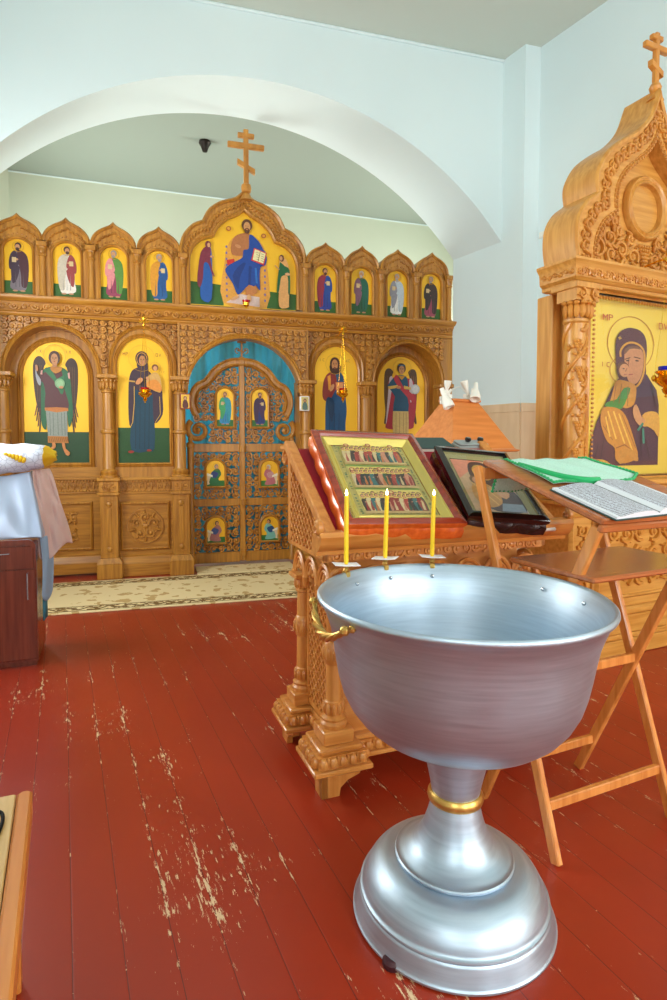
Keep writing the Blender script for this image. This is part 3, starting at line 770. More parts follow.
for i, (c, a, b) in enumerate(SM):
    mb = MB(); O = ogee(c, (b-a)/2-.004, 3.15, 3.365, 24); nI = len(O)-1
    I_ = arch_pts(c, .125, 3.04, 3.155, nI)
    mb.strip(I_, O, -.29, -.12)
    for s_, e_ in ((a+.004, c-.125), (c+.125, b-.004)): mb.box(s_, e_, -.29, -.12, 2.62, 3.16)
    mb.box(a, b, -.26, -.12, 2.62, 3.1)
    mb.box(c-.13, c+.13, -.29, -.2, 2.62, 2.655)
    g = ibuild(mb, 'pointed_gable', M['oak'])
    mb = MB(); mb.mould(O, [(-.022,-.27),(-.022,-.305),(-.008,-.318),(.006,-.30),(.006,-.12)], 0, False, 1)
    mb.mould([(c-.125,2.655)]+I_+[(c+.125,2.655)], [(-.006,-.25),(-.006,-.30),(.004,-.308),(.014,-.298),(.014,-.28)], 0, False, 1)
    for q in range(2, nI-1, 2):
        x = (I_[q][0]*.45+O[q][0]*.55); z = (I_[q][1]*.45+O[q][1]*.55)
        t = atan2(O[q+1][1]-O[q-1][1], O[q+1][0]-O[q-1][0]); mb.blob((x, -.293, z), .022, .014, .010, 6, 0, t+.7); mb.blob((x+.018*cos(t), -.293, z+.018*sin(t)), .014, .014, .009, 6, 0, t-.7); mb.blob((I_[q][0]*.78+O[q][0]*.22, -.292, I_[q][1]*.78+O[q][1]*.22), .009, .01, .009, 6)
    ibuild(mb, 'gable_moulding', M['oakc'], g)
    mb = MB(); mb.prism(arched(c, .124, 2.655, 3.04, 3.153, 20), -.262, -.255)
    pn = ibuild(mb, 'saint_icon', M['gold'], smooth=False, label='gilded icon of a standing robed figure on green ground')
    P = Painting(-.2625); P.poly([(c-.123,2.657),(c+.123,2.657),(c+.123,2.775),(c-.123,2.775)], GREEN)
    saint(P, c, 2.675, .445, PAL[i], rd); P.build('painting', pn)
    if i == 0: pass
# colonettes between the gables
for u in (-2.262,-1.85,-1.435,-1.025,-.60,.625,1.07,1.455,1.86,2.25):
    mb = MB(); mb.lathe([(.044,2.62),(.044,2.635),(.034,2.65),(.03,2.66),(.028,2.80),(.028,3.0),(.036,3.005),(.036,3.02),(.03,3.03),(.042,3.09)], u, -.30, 12)
    mb.box(u-.045, u+.045, -.345, -.26, 3.085, 3.13, 0, .004); mb.blob((u, -.34, 3.045), .022, .014, .03, 6)
    ibuild(mb, 'colonette', M['oak'])
# central trefoil gable
inn = osmooth([(-.535,2.66),(-.535,3.05)], 2)+osmooth([(-.53,3.12),(-.49,3.22),(-.41,3.29),(-.305,3.325)], 3)+osmooth([(-.29,3.36),(-.25,3.43),(-.16,3.51),(-.07,3.555),(0,3.61)], 3)
inn = inn+[(-x, z) for x, z in inn[::-1]][1:]
outr = osmooth([(-.625,2.66),(-.625,3.05)], 2)+osmooth([(-.62,3.22),(-.585,3.32),(-.50,3.42),(-.405,3.465)], 3)+osmooth([(-.39,3.50),(-.335,3.59),(-.22,3.67),(-.09,3.715),(0,3.795)], 3)
outr = outr+[(-x, z) for x, z in outr[::-1]][1:]
mb = MB(); mb.strip(inn, outr, -.30, -.12); mb.prism(inn, -.25, -.12)
mb.mould(outr, [(-.025,-.28),(-.025,-.315),(-.008,-.33),(.01,-.31),(.01,-.12)], 0, False, 1)
mb.mould(inn, [(-.004,-.24),(-.004,-.31),(.012,-.32),(.024,-.308),(.024,-.28)], 0, False, 1)
g = ibuild(mb, 'central_gable', M['oak'])
mb = MB()
for q in range(3, len(inn)-3):
    x = (inn[q][0]+outr[q][0])/2; z = (inn[q][1]+outr[q][1])/2
    t = atan2(outr[q+1][1]-outr[q-1][1], outr[q+1][0]-outr[q-1][0]); mb.blob((x, -.304, z), .034, .018, .014, 6, 0, t+.8); mb.blob((x+.02*cos(t), -.304, z+.02*sin(t)), .022, .018, .010, 6, 0, t-.7); mb.blob((inn[q][0]*.8+outr[q][0]*.2, -.302, inn[q][1]*.8+outr[q][1]*.2), .011, .014, .011, 6)
ibuild(mb, 'gable_carving', M['oakc'], g)
mb = MB(); mb.prism([(x*.995, z) for x, z in inn], -.262, -.25); pn = ibuild(mb, 'central_icon', M['gold'], smooth=False, label='gilded trefoil icon of a seated figure in blue with two standing figures')
P = Painting(-.2625, .0005)
P.affine(50, 66, 605, 560, -.532, 3.60, .555, 2.66)
P.poly([(52,440),(216,450),(216,556),(52,556)], GREEN); P.poly([(438,466),(602,474),(602,557),(438,557)], GREEN)
# throne and suppedaneum
P.poly([(214,540),(222,330),(240,240),(275,195),(330,180),(390,200),(425,240),(440,330),(438,552)], (226,160,60), sm=3)
P.poly([(228,538),(300,490),(400,500),(400,552)], (222,196,186))
for y in range(250, 520, 32):
    P.ell(232, y, 5, 7, (120,110,160), 8); P.ell(428, y+12, 5, 7, (120,110,160), 8)
P.poly([(232,320),(270,310),(275,350),(236,346)], (200,40,30))
P.poly([(275,195),(315,175),(350,178),(356,270),(320,290),(262,290),(256,240)], (176,110,60), sm=3)
P.poly([(350,178),(392,205),(420,250),(438,290),(430,330),(405,345),(400,400),(402,465),(378,440),(362,462),(330,455),(318,470),(286,494),(262,440),(226,382),(236,352),(280,322),(312,300),(318,262),(345,250)], (10,66,150), sm=3)
P.poly([(262,400),(300,340),(330,330),(300,400),(290,470)], (6,50,124), sm=3); P.poly([(345,340),(360,345),(352,440),(340,440)], (6,50,124)); P.poly([(375,350),(385,350),(390,430),(380,430)], (40,110,190))
P.poly([(325,460),(345,440),(385,450),(385,480),(350,500),(330,495)], (190,120,60))
P.ell(272, 515, 24, 8, (214,160,110), 10, -.5); P.ell(345, 512, 12, 22, (214,160,110), 10)
P.poly([(372,246),(438,268),(422,334),(356,312)], (206,50,50)); P.poly([(376,252),(432,271),(419,324),(364,308)], (232,226,170)); P.line((404,262),(392,316),3,(150,110,60))
for k in range(4): P.line((384,268+k*12),(398,272+k*12),2,(120,100,60)); P.line((408,274+k*12),(424,279+k*12),2,(120,100,60))
P.ell(290, 246, 16, 9, (200,140,90), 10, .3)
P.ell(336, 134, 27, 32, (92,54,26), 16); P.ell(336, 142, 17, 26, (206,150,92), 14); P.ell(336, 162, 14, 15, (92,54,26), 12); P.ell(336, 155, 6, 3, (190,120,80), 8)
for x in (330, 342): P.ell(x, 138, 2.4, 1.6, (40,24,16), 6)
P.line((336,138),(336,150),2,(150,100,60))
for x, y in ((243,160),(421,181)): P.ell(x, y, 12, 12, (150,50,30)); P.ell(x, y, 8, 8, (214,150,50))
# left figure
P.poly([(128,260),(150,262),(158,330),(154,530),(104,532),(100,460),(112,340)], (22,84,160), sm=3)
P.poly([(132,262),(152,275),(150,320),(160,380),(172,412),(158,400),(140,350),(118,350),(112,430),(96,474),(84,440),(96,330),(108,285)], (120,36,56), sm=3)
P.ell(140, 252, 15, 19, (110,34,50), 12); P.ell(143, 254, 8, 12, (206,150,100), 10); P.ell(158, 312, 10, 6, (206,150,100), 8)
# right figure
P.poly([(504,290),(540,300),(556,370),(552,520),(548,548),(500,545),(502,420)], (222,164,96), sm=3)
P.poly([(508,312),(530,330),(556,352),(558,470),(548,470),(546,385),(515,385),(506,420),(498,470),(488,465),(496,370),(504,320)], (20,96,50), sm=3)
P.ell(514, 290, 13, 19, (90,50,24), 12); P.ell(511, 291, 8, 12, (206,150,100), 10); P.line((478,330),(502,352),6,(206,150,100)); P.ell(545, 372, 14, 8, (226,170,120), 8)
P.build('painting', pn)
# cross on top
def cross(mb, cx, z0, z1, y0, y1, k=1., w=.036):
    mb.box(cx-w*.5, cx+w*.5, y0, y1, z0, z1, 0, .005)
    h = z1-z0
    mb.box(cx-.36*h*.93, cx+.36*h*.93, y0-.001, y1+.001, z0+h*.66, z0+h*.66+w*1.05, 0, .005)
    mb.box(cx-.15*h, cx+.15*h, y0-.001, y1+.001, z0+h*.85, z0+h*.85+w*.9, 0, .005)
    zc = z0+h*.36; d = .16*h
    mb.prism([(cx-d, zc+d*.62), (cx+d, zc-d*.38), (cx+d, zc-d*.38-w), (cx-d, zc+d*.62-w)], y0-.001, y1+.001)
mb = MB(); cross(mb, .02, 3.85, 4.39, -.325, -.285, w=.048)
mb.lathe([(.01,3.77),(.045,3.785),(.052,3.82),(.045,3.855),(.02,3.87)], .02, -.305, 14); mb.lathe([(.07,3.70),(.05,3.74),(.02,3.79)], .02, -.305, 14)
ibuild(mb, 'three_bar_cross', M['oakc'])

# --- big icons
def icon_board(c, h, z0, zs, zt, y, lab):
    mb = MB(); mb.prism(arched(c, h, z0, zs, zt, 26), y, y+.02)
    return ibuild(mb, 'large_icon', M['gold'], smooth=False, label=lab)
def face(P, x, y, rx, ry, skin=(200,142,92), eye=(40,24,16)):
    P.ell(x, y, rx, ry, skin, 18)
    P.line((x, y-ry*.25), (x-rx*.05, y+ry*.25), rx*.14, (150,98,58))
    for d in (-1, 1):
        P.ell(x+d*rx*.42, y-ry*.15, rx*.2, ry*.07, eye, 8); P.line((x+d*rx*.15, y-ry*.33), (x+d*rx*.68, y-ry*.3), ry*.07, (90,54,30))
    P.ell(x, y+ry*.45, rx*.28, ry*.07, (160,70,50), 8)
# left angel
pn = icon_board(-1.797, .291, 1.102, 1.93, 2.268, -.052, 'gilded icon of a winged figure in a green cloak holding a pale disc')
P = Painting(-.0525, .0005); P.affine(85, 55, 585, 960, -2.088, 2.268, -1.506, 1.102)
P.poly([(87,726),(583,726),(583,958),(87,958)], (22,70,30))
WB = (62,38,26)
for s in (1, -1):
    f = (lambda pts, s=s: pts if s > 0 else [(672-x, y+8) for x, y in pts])
    P.poly(f([(245,255),(262,215),(235,170),(200,165),(172,200),(164,270),(170,400),(186,520),(212,610),(228,560),(240,400)]), WB, sm=3)
    for k in range(4): P.poly(f([(186+k*9,520+k*16),(196+k*9,520+k*14),(178+k*11,600+k*40),(166+k*11,610+k*40)]), WB if k % 2 else (110,60,40))
    for k in range(4): P.line(*f([(192+k*13,230),(196+k*12,500)]), 3, (120,80,40))
P.poly([(300,240),(380,240),(440,290),(455,420),(462,600),(430,690),(415,560),(400,400),(330,400),(262,420),(262,560),(256,705),(222,672),(220,560),(222,400),(232,330),(245,265)], (28,104,62), sm=3)
P.poly([(300,270),(385,275),(400,400),(425,480),(428,552),(338,545),(250,555),(256,440),(240,360),(222,345),(222,300)], (88,34,40), sm=2)
P.poly([(245,262),(300,250),(345,330),(400,300),(395,420),(372,440),(320,340)], (36,116,68), sm=2)
P.poly([(248,545),(338,540),(425,545),(428,568),(345,580),(250,568)], (200,120,40))
P.poly([(255,565),(338,580),(418,568),(418,760),(268,758)], (150,160,150))
for x in (285, 310, 345, 375, 398): P.line((x, 580), (x+2, 752), 4, (104,118,112))
P.poly([(266,756),(420,760),(426,810),(266,808)], (190,124,44))
for x in range(275, 420, 14): P.line((x, 765), (x+8, 800), 3, (120,70,24))
P.poly([(298,808),(322,808),(326,840),(300,856),(276,850),(300,834)], (214,140,76), sm=2); P.poly([(374,810),(396,810),(402,850),(434,880),(424,905),(402,896),(382,850)], (214,140,76), sm=2)
P.poly([(186,262),(200,300),(226,340),(222,380),(204,372),(188,320)], (170,176,184), sm=2); P.poly([(186,232),(202,235),(206,272),(190,276)], (206,146,100), sm=2)
P.poly([(304,240),(384,240),(380,270),(340,290),(306,270)], (198,130,36), sm=2)
P.ell(368, 364, 38, 37, (130,180,130), 24); P.ell(368, 364, 26, 25, (150,196,146), 20); P.ell(378, 392, 18, 10, (206,146,100), 10)
P.poly([(228,272),(240,268),(238,302),(222,300)], (226,170,160)); P.poly([(430,285),(446,280),(448,330),(436,325)], (226,170,160))
P.ring(335, 160, 82, 3, (196,146,40), 36); P.ell(334, 176, 44, 52, (70,38,22), 20); P.poly([(318,200),(352,200),(354,245),(318,245)], (190,130,82)); face(P, 334, 186, 27, 42)
for x in (218, 440): P.letters('IX', x-14, 120, 22, (170,110,40))
P.build('painting', pn)
# mother and child
pn = icon_board(-.985, .243, 1.10, 2.04, 2.316, -.235, 'gilded icon of a veiled figure in dark blue carrying a child')
P = Painting(-.2355, .0005); P.affine(85, 50, 455, 955, -1.228, 2.316, -.742, 1.10)
P.poly([(87,698),(453,698),(453,953),(87,953)], (28,76,26))
P.poly([(205,400),(330,400),(345,640),(343,850),(300,868),(180,868),(176,700),(195,560)], (8,62,84), sm=2)
for x in (215, 245, 280, 310): P.line((x, 520), (x-8, 850), 5, (4,44,62))
P.poly([(232,265),(290,270),(330,310),(395,380),(405,480),(404,600),(345,665),(335,520),(330,440),(250,440),(215,420),(205,500),(200,640),(172,690),(162,600),(164,440),(170,350),(190,290)], (60,38,54), sm=3)
P.path([(205,400),(204,520),(190,660),(176,690)], 5, (214,170,70)); P.path([(384,470),(388,600),(350,660)], 4, (214,170,70)); P.line((170,362),(212,366),10,(206,160,70))
P.ell(262, 200, 46, 54, (60,38,54), 20); P.poly([(226,210),(238,290),(262,280),(300,300),(300,210)], (60,38,54), sm=2); P.ring(262, 205, 36, 5, (206,150,70), 24, 46); face(P, 265, 215, 24, 36, (196,134,84))
P.ring(262, 200, 92, 2, (206,156,44), 36)
P.poly([(215,380),(235,345),(262,340),(268,360),(238,388)], (206,140,90), sm=2)
P.poly([(335,305),(365,300),(392,340),(398,430),(370,440),(300,400),(295,340)], (206,160,84), sm=3); P.poly([(300,370),(360,350),(398,400),(390,435),(300,410)], (220,140,50), sm=3)
P.ell(355, 264, 23, 24, (110,60,30), 16); P.ell(356, 270, 15, 18, (210,150,96), 14); P.ring(355, 266, 40, 2, (206,156,44), 28); P.ell(300, 345, 10, 14, (206,146,96), 10, -.5)
P.ell(178, 872, 22, 10, (150,40,30), 10); P.ell(305, 862, 18, 8, (150,40,30), 10)
P.letters('MP', 132, 165, 22, (170,110,30)); P.letters('OV', 362, 165, 22, (170,110,30)); P.letters('IC', 402, 290, 14, (170,110,30))
P.build('painting', pn)
# Christ-like figure
pn = icon_board(.97, .243, 1.10, 2.04, 2.316, -.235, 'gilded icon of a bearded figure in red and blue holding a book')
P = Painting(-.2355, .0005); P.affine(38, 33, 280, 636, .727, 2.316, 1.213, 1.10)
P.poly([(39,480),(279,480),(279,635),(39,635)], (28,76,26))
P.poly([(130,170),(172,165),(200,200),(212,300),(218,370),(212,430),(200,590),(110,592),(100,430),(104,310),(120,240)], (10,74,120), sm=3)
P.poly([(118,172),(150,165),(165,230),(150,270),(126,310),(100,318),(84,290),(90,220),(102,190)], (140,42,34), sm=3)
P.poly([(112,190),(128,180),(132,250),(118,262)], (226,150,40))
P.poly([(172,165),(200,190),(212,280),(190,250),(170,250)], (12,70,110), sm=2)
P.poly([(156,218),(200,216),(200,262),(158,262)], (206,120,70)); P.poly([(160,222),(196,221),(196,258),(162,258)], (222,150,90))
P.poly([(104,310),(130,300),(150,330),(140,420),(130,420)], (6,54,90), sm=2)
for x in (125, 150, 176): P.line((x, 380), (x-4, 580), 3, (4,50,84))
P.ell(136, 248, 10, 22, (206,146,96), 10, .5); P.ell(170, 270, 12, 8, (206,146,96), 10)
P.ell(152, 122, 27, 34, (64,32,16), 18); P.poly([(128,120),(178,120),(184,160),(150,180),(126,160)], (64,32,16), sm=2); face(P, 151, 128, 17, 28, (196,134,80)); P.ell(151, 156, 15, 14, (70,36,18), 12); P.ell(151, 148, 5, 2.4, (160,80,50), 8)
P.ring(152, 125, 52, 2, (206,156,44), 36)
P.ell(130, 596, 12, 6, (206,146,96)); P.ell(180, 596, 12, 6, (206,146,96))
P.letters('IC', 70, 100, 13, (170,110,30)); P.letters('XC', 210, 100, 13, (170,110,30))
P.build('painting', pn)
# right angel
pn = icon_board(1.79, .291, 1.102, 1.93, 2.268, -.052, 'gilded icon of a winged figure in blue and red holding a white disc')
P = Painting(-.0525, .0005); P.affine(365, 88, 612, 636, 1.499, 2.268, 2.081, 1.102)
P.poly([(366,520),(611,520),(611,635),(366,635)], (28,76,26))
for s in (1, -1):
    f = (lambda pts, s=s: pts if s > 0 else [(972-x, y) for x, y in pts])
    P.poly(f([(440,200),(448,170),(430,152),(410,160),(402,200),(402,300),(408,380),(402,440),(416,430),(430,330)]), (84,56,30), sm=3)
    for k in range(3): P.line(*f([(410+k*10,190),(412+k*8,380)]), 2, (140,96,50))
P.poly([(430,205),(540,205),(560,260),(568,330),(556,430),(540,470),(420,470),(412,430),(424,300)], (176,40,60), sm=3)
P.poly([(428,200),(444,200),(440,260),(420,400),(414,436),(410,436),(420,300)], (206,196,206), sm=2); P.poly([(530,210),(542,206),(550,250),(540,330),(532,300)], (206,196,206), sm=2)
P.poly([(462,190),(512,190),(524,240),(520,300),(526,376),(446,380),(456,300),(420,250),(424,232)], (14,84,120), sm=2)
P.poly([(455,192),(470,186),(500,250),(556,290),(552,330),(490,268),(452,215)], (190,44,62), sm=2)
P.poly([(446,376),(526,376),(528,450),(526,540),(452,540),(444,450)], (216,190,120)); 
for x in (462, 480, 500, 514): P.line((x, 384), (x, 530), 3, (176,140,80))
P.poly([(420,246),(470,238),(472,252),(424,262)], (226,190,90)); P.ell(474, 250, 13, 8, (206,146,96)); P.poly([(500,240),(545,250),(545,262),(502,258)], (226,190,90))
P.ell(560, 258, 23, 26, (196,206,210), 22); P.ell(560, 258, 16, 19, (216,222,224), 20)
P.ell(488, 150, 22, 27, (74,40,22), 16); face(P, 489, 158, 14, 23, (206,146,92)); P.line((470,134),(506,134),5,(40,110,150)); P.poly([(470,190),(508,190),(488,212)], (206,150,50))
P.ring(488, 150, 46, 1.6, (206,156,44), 32); P.ell(470, 590, 9, 20, (206,146,96)); P.ell(508, 590, 9, 20, (206,146,96)); P.poly([(452,540),(526,540),(528,560),(450,560)], (190,124,44))
P.build('painting', pn)

# --- royal doors
RD = ibuild((lambda mb: (mb.box(-.03, .03, -.03, .03, .04, 2.20, 0, .008), mb.lathe([(.036,z) for z in (.1,.16)], 0, -.03, 10), mb.lathe([(.036,1.20),(.036,1.27)], 0, -.03, 10), mb.lathe([(.036,.64),(.036,.70)], 0, -.03, 10), mb)[-1])(MB()), 'royal_doors', M['oak'], label='pierced carved double doors with six small icons')
top_out = [(.0,2.19),(.10,2.185),(.20,2.15),(.30,2.08),(.37,1.99),(.40,1.955),(.47,1.92),(.52,1.86),(.548,1.78),(.55,1.69),(.52,1.60),(.49,1.56)]
for sx, nm in ((-1, 0), (1, 1)):
    m_ = lambda pts: [(sx*x, z) for x, z in pts]
    mb = MB()
    for z0, z1 in ((.03,.14),(.63,.71),(1.20,1.29)): mb.box(min(sx*.03, sx*.555), max(sx*.03, sx*.555), -.02, .03, z0, z1, 0, .006)
    mb.box(min(sx*.505, sx*.565), max(sx*.505, sx*.565), -.025, .03, .03, 1.24, 0, .006)
    mb.lathe([(.04,z) for z in (.03,.10)]+[(.034,.11),(.034,1.25),(.042,1.26),(.042,1.29),(.02,1.31),(.026,1.335),(.016,1.36),(.0,1.375)], sx*.535, -.02, 12)
    tp = osmooth(m_(top_out), 3); sgn = -1 if sx > 0 else 1
    mb.mould(tp, [(0,.03),(0,-.025),(sgn*.012,-.04),(sgn*.03,-.024),(sgn*.06,-.024),(sgn*.078,-.04),(sgn*.09,-.02),(sgn*.09,.03)], 0, False, 1 if sx > 0 else 1)
    # volute
    Pv = []; rr = []
    for q in range(34):
        t = q/33; a = pi/2*(.6)-t*2*pi*1.45; r = .115*(1-.82*t); Pv.append((sx*(.455-r*cos(a+pi)), 0, 1.43+r*sin(a))); rr.append(.032*(1-.45*t))
    mb.tube(Pv, rr, 8); mb.blob((sx*.455, 0, 1.43), .03, .035, .03)
    lf = ibuild(mb, 'door_leaf', M['oak'], RD)
    mb = MB()
    def ins(x, z, r):
        X = abs(x)
        if X < .05: return False
        if z > 1.29:
            T_ = top_out; zt = 1.5
            for (xa, za), (xb, zb) in zip(T_, T_[1:]):
                if xa <= X <= xb: zt = max(zt, za+(zb-za)*(X-xa)/(xb-xa+1e-9))
            return z+r*.45 < zt-.085 and X+r*.4 < .485 and not (X > .36 and z < 1.50)
        return X < .50
    for q, (z0, z1, c) in enumerate(((.14,.63,.078),(.71,1.20,.078),(1.29,2.14,.078))):
        a, b = (.03, .51); x0, x1 = min(sx*a, sx*b), max(sx*a, sx*b)
        scroll_fill(mb, x0, x1, z0, z1, c, 0, .0125, ins, 0, 5+q+(9 if sx > 0 else 0))
        scroll_fill(mb, x0, x1, z0+.02, z1-.02, c*1.35, .012, .011, ins, 0, 15+q+(9 if sx > 0 else 0), leaves=False)
    ibuild(mb, 'pierced_carving', M['oakc'], lf)
DI = [(-.18,.1,1.455,1.88,0), (.185,.1,1.455,1.88,1), (-.285,.108,.83,1.13,2), (.285,.108,.82,1.125,3), (-.285,.108,.235,.53,4), (.285,.108,.235,.525,5)]
DP = [((30,150,170),(60,170,100),(40,140,190),(140,90,50)), ((60,34,70),(70,40,80),(30,50,120),(80,40,50)), ((30,110,60),(40,60,120),(170,50,40),(140,130,120)), ((190,110,120),(200,150,150),(180,100,110),(200,200,190)), ((170,110,110),(60,80,140),(200,150,150),(90,60,40)), ((120,190,180),(30,80,130),(160,200,190),(80,50,30))]
for (c, h, z0, zt, k) in DI:
    mb = MB(); mb.prism(arched(c, h-.012, z0+.01, zt-h, zt-.012, 16), -.035, -.02, 0)
    mb.mould([(c-h, z0)]+arch_pts(c, h, zt-h, zt, 16)+[(c+h, z0)], [(-.016,-.02),(-.016,-.045),(-.006,-.052),(.008,-.04),(.008,.01)], 1, True, 1)
    pn = ibuild(mb, 'door_icon', [M['gold'], M['oak']], RD, label='small arched gilded door icon')
    P = Painting(-.0355, .0004)
    P.poly([(c-h+.014,z0+.012),(c+h-.014,z0+.012),(c+h-.014,z0+.05+(zt-z0)*.08),(c-h+.014,z0+.05+(zt-z0)*.08)], (40,110,40) if k != 3 else (60,130,50))
    if k < 2: saint(P, c, z0+.03, .345, DP[k], rd)
    else:
        d = -1 if k % 2 == 0 else 1; cl, sd, un, hr = DP[k]; s = .21; b0 = z0+.03
        P.poly([(c-.085,b0+.0),(c-.02,b0+.02),(c-.03,b0+.12),(c-.085,b0+.10)] if d < 0 else [(c+.085,b0),(c+.02,b0+.02),(c+.03,b0+.12),(c+.085,b0+.10)], (226,206,170))
        P.poly([(c+d*(-.05),b0),(c+d*(.06),b0+.01),(c+d*.05,b0+.08),(c+d*.02,b0+.15),(c-d*.03,b0+.17),(c-d*.06,b0+.11),(c-d*.03,b0+.06)], cl, True, 3)
        P.poly([(c+d*(-.03),b0+.12),(c+d*(.03),b0+.14),(c+d*.05,b0+.09),(c,b0+.07)], sd, True, 3)
        P.ell(c-d*.01, b0+.19, .022, .026, hr, 12); P.ell(c-d*.015, b0+.185, .015, .019, (206,150,100), 10); P.poly([(c+d*.03,b0+.08),(c+d*.09,b0+.10),(c+d*.085,b0+.125),(c+d*.03,b0+.10)], (240,236,214))
        P.ring(c-d*.01, b0+.19, .036, .003, (200,140,40), 16)
    P.build('painting', pn)
mb = MB(); mb.box(-.009, .011, -.02, .0, 2.19, 2.42, 0, .003); mb.box(-.045, .047, -.021, .001, 2.345, 2.365, 0, .003); mb.box(-.022, .024, -.021, .001, 2.39, 2.405, 0, .002)
mb.prism([(-.025,2.275),(.027,2.257),(.027,2.242),(-.025,2.26)], -.021, .001)
for d in (-1, 1): spiral(mb, .001+d*.04, 2.27, .035, d, -pi/2, -.01, .007, 1.1, 12, leaves=False)
ibuild(mb, 'door_cross', M['oakc'], RD)
# curtain behind the doors
mb = MB(); rows = []
for i in range(3):
    z = (.06, 1.3, 2.5)[i]; row = []
    for k in range(121):
        x = -.72+1.44*k/120; row.append((x, .22+.035*sin(x*23+.6*i)+.015*sin(x*61+i), z))
    rows.append(row)
mb.quadgrid(rows)
m, nt, b = new_mat('azure satin curtain'); b.inputs['Base Color'].default_value = rgba((120,210,236)); b.inputs['Roughness'].default_value = .45; b.inputs['Sheen Weight'].default_value = .3
b.inputs['Transmission Weight'].default_value = 0
M['azure'] = m
tl = nt.nodes.new('ShaderNodeBsdfTranslucent'); tl.inputs['Color'].default_value = rgba((120,215,238)); mxs = nt.nodes.new('ShaderNodeMixShader'); mxs.inputs[0].default_value = .5
nt.links.new(b.outputs[0], mxs.inputs[1]); nt.links.new(tl.outputs[0], mxs.inputs[2]); nt.links.new(mxs.outputs[0], nt.nodes['Material Output'].inputs['Surface'])
cu = mb.build('curtain', M['azure']); cu.location = IO; cu.rotation_euler = (0,0,IA); sm_ = cu.modifiers.new('t', 'SOLIDIFY'); sm_.thickness = .004
tag(cu, 'azure blue satin curtain hanging behind the pierced double doors', 'curtain')
# small icons hung on the door columns
def loc(u, v, z, O=IO, a=IA): return (O[0]+u*cos(a)-v*sin(a), O[1]+u*sin(a)+v*cos(a), z)
for u, lab, pal in ((-.597, 'tiny dark framed icon hung on the column left of the double doors', (90,40,30)), (.592, 'tiny white bordered icon hung on the column right of the double doors', (90,120,110))):
    mb = MB(); mb.box(-.048, .048, -.012, .034, -.075, .075, 0, .004)
    o = mb.build('small_icon', M['redframe'] if u < 0 else M['paper']); o.location = loc(u, -.385, 1.70); o.rotation_euler = (0,0,IA); tag(o, lab, 'icon', None)
    P = Painting(-.0125); P.poly([(-.038,-.065),(.038,-.065),(.038,.065),(-.038,.065)], (230,180,50) if u < 0 else (214,196,120)); P.poly([(-.025,-.06),(.028,-.06),(.02,.0),(.0,.02),(-.02,.0)], pal, True, 2); P.ell(0, .03, .016, .02, (110,60,40)); P.ell(0, .028, .01, .014, (200,150,100))
    P.build('painting', o)
# rugs
mb = MB(); mb.box(-2.4, 2.35, -.545, .545, 0, .012, 0, .004)
o = mb.build('rug', M['rug']); o.location = loc(.15, -.995, .0); o.rotation_euler = (0,0,IA); tag(o, 'long beige runner with a brown scroll border laid before the icon screen', 'rug')
mb = MB(); mb.box(-.5, .5, -.20, .18, 0, .012, 0, .003)
o = mb.build('rug', M['rug']); o.location = loc(0, -.24, .0); o.rotation_euler = (0,0,IA); tag(o, 'small beige mat lying in the opening under the double doors', 'rug')
# hanging lamps
def lamp(o_loc, glass, rz, lab, chain=.55, scale=1., bracket=True, grp=None):
    t = empty('hanging_lamp', o_loc, rz, lab, 'oil lamp', grp); s = scale
    mb = MB(); mb.lathe([(.0,-.075*s),(.008*s,-.07*s),(.004*s,-.06*s),(.014*s,-.05*s),(.02*s,-.035*s),(.012*s,-.028*s),(.03*s,-.018*s),(.05*s,.002*s),(.053*s,.014*s),(.04*s,.024*s),(.034*s,.03*s),(.05*s,.045*s),(.046*s,.05*s),(.0,.045*s)], 0, 0, 20)
    for k in range(3):
        a = 2*pi*k/3+.5; mb.blob((.056*s*cos(a), .056*s*sin(a), .016*s), .012*s, .012*s, .016*s, 6)
    mb.build('lamp_bowl', M['goldm'], t)
    mb = MB(); mb.lathe([(.022*s,.03*s),(.036*s,.05*s),(.038*s,.07*s),(.036*s,.07*s),(.02*s,.045*s)], 0, 0, 18); mb.build('glass_cup', M[glass], t)
    mb = MB()
    for k in range(3):
        a = 2*pi*k/3+.5; mb.tube([(.056*s*cos(a), .056*s*sin(a), .02*s), (0, 0, chain)], .0013, 4)
    mb.blob((0,0,chain), .012, .012, .014, 8); mb.build('chain', M['goldm'], t)
    if bracket:
        mb = MB(); pth = [(0, .0, chain), (0, 0, chain+.03), (0, .05, chain+.05), (0, .15, chain+.02), (0, .26, chain+.02)]; mb.tube(osmooth(pth, 4), .007, 6)
        for a in (-1, 1): spiral(mb, a*.03, chain+.04, .028, a, pi/2, .01, .005, 1.1, 12, leaves=False)
        mb.blob((0,.0,chain+.06), .012, .012, .02); mb.build('bracket', M['goldm'], t)
    return t
lamp(loc(-.963, -.60, 1.735), 'redglass', IA, 'gold lamp with a red cup hanging before the icon of the veiled figure with child', .64)
lamp(loc(.937, -.60, 1.775), 'redglass', IA, 'gold lamp with a red cup hanging before the icon of the bearded figure', .61)
mb = MB(); t = empty('votive_lamp', loc(0.0, -.385, 2.622), IA, 'little gold footed lamp with a red cup standing on the cornice under the seated figure', 'oil lamp')
mb.lathe([(.024,0),(.024,.006),(.008,.014),(.012,.02),(.03,.035),(.034,.06),(.03,.062),(.0,.04)], 0, 0, 16); mb.build('lamp_foot', M['goldm'], t)
mb = MB(); mb.lathe([(.028,.05),(.038,.07),(.04,.085),(.037,.085),(.02,.06)], 0, 0, 16); mb.build('glass_cup', M['redglass'], t)
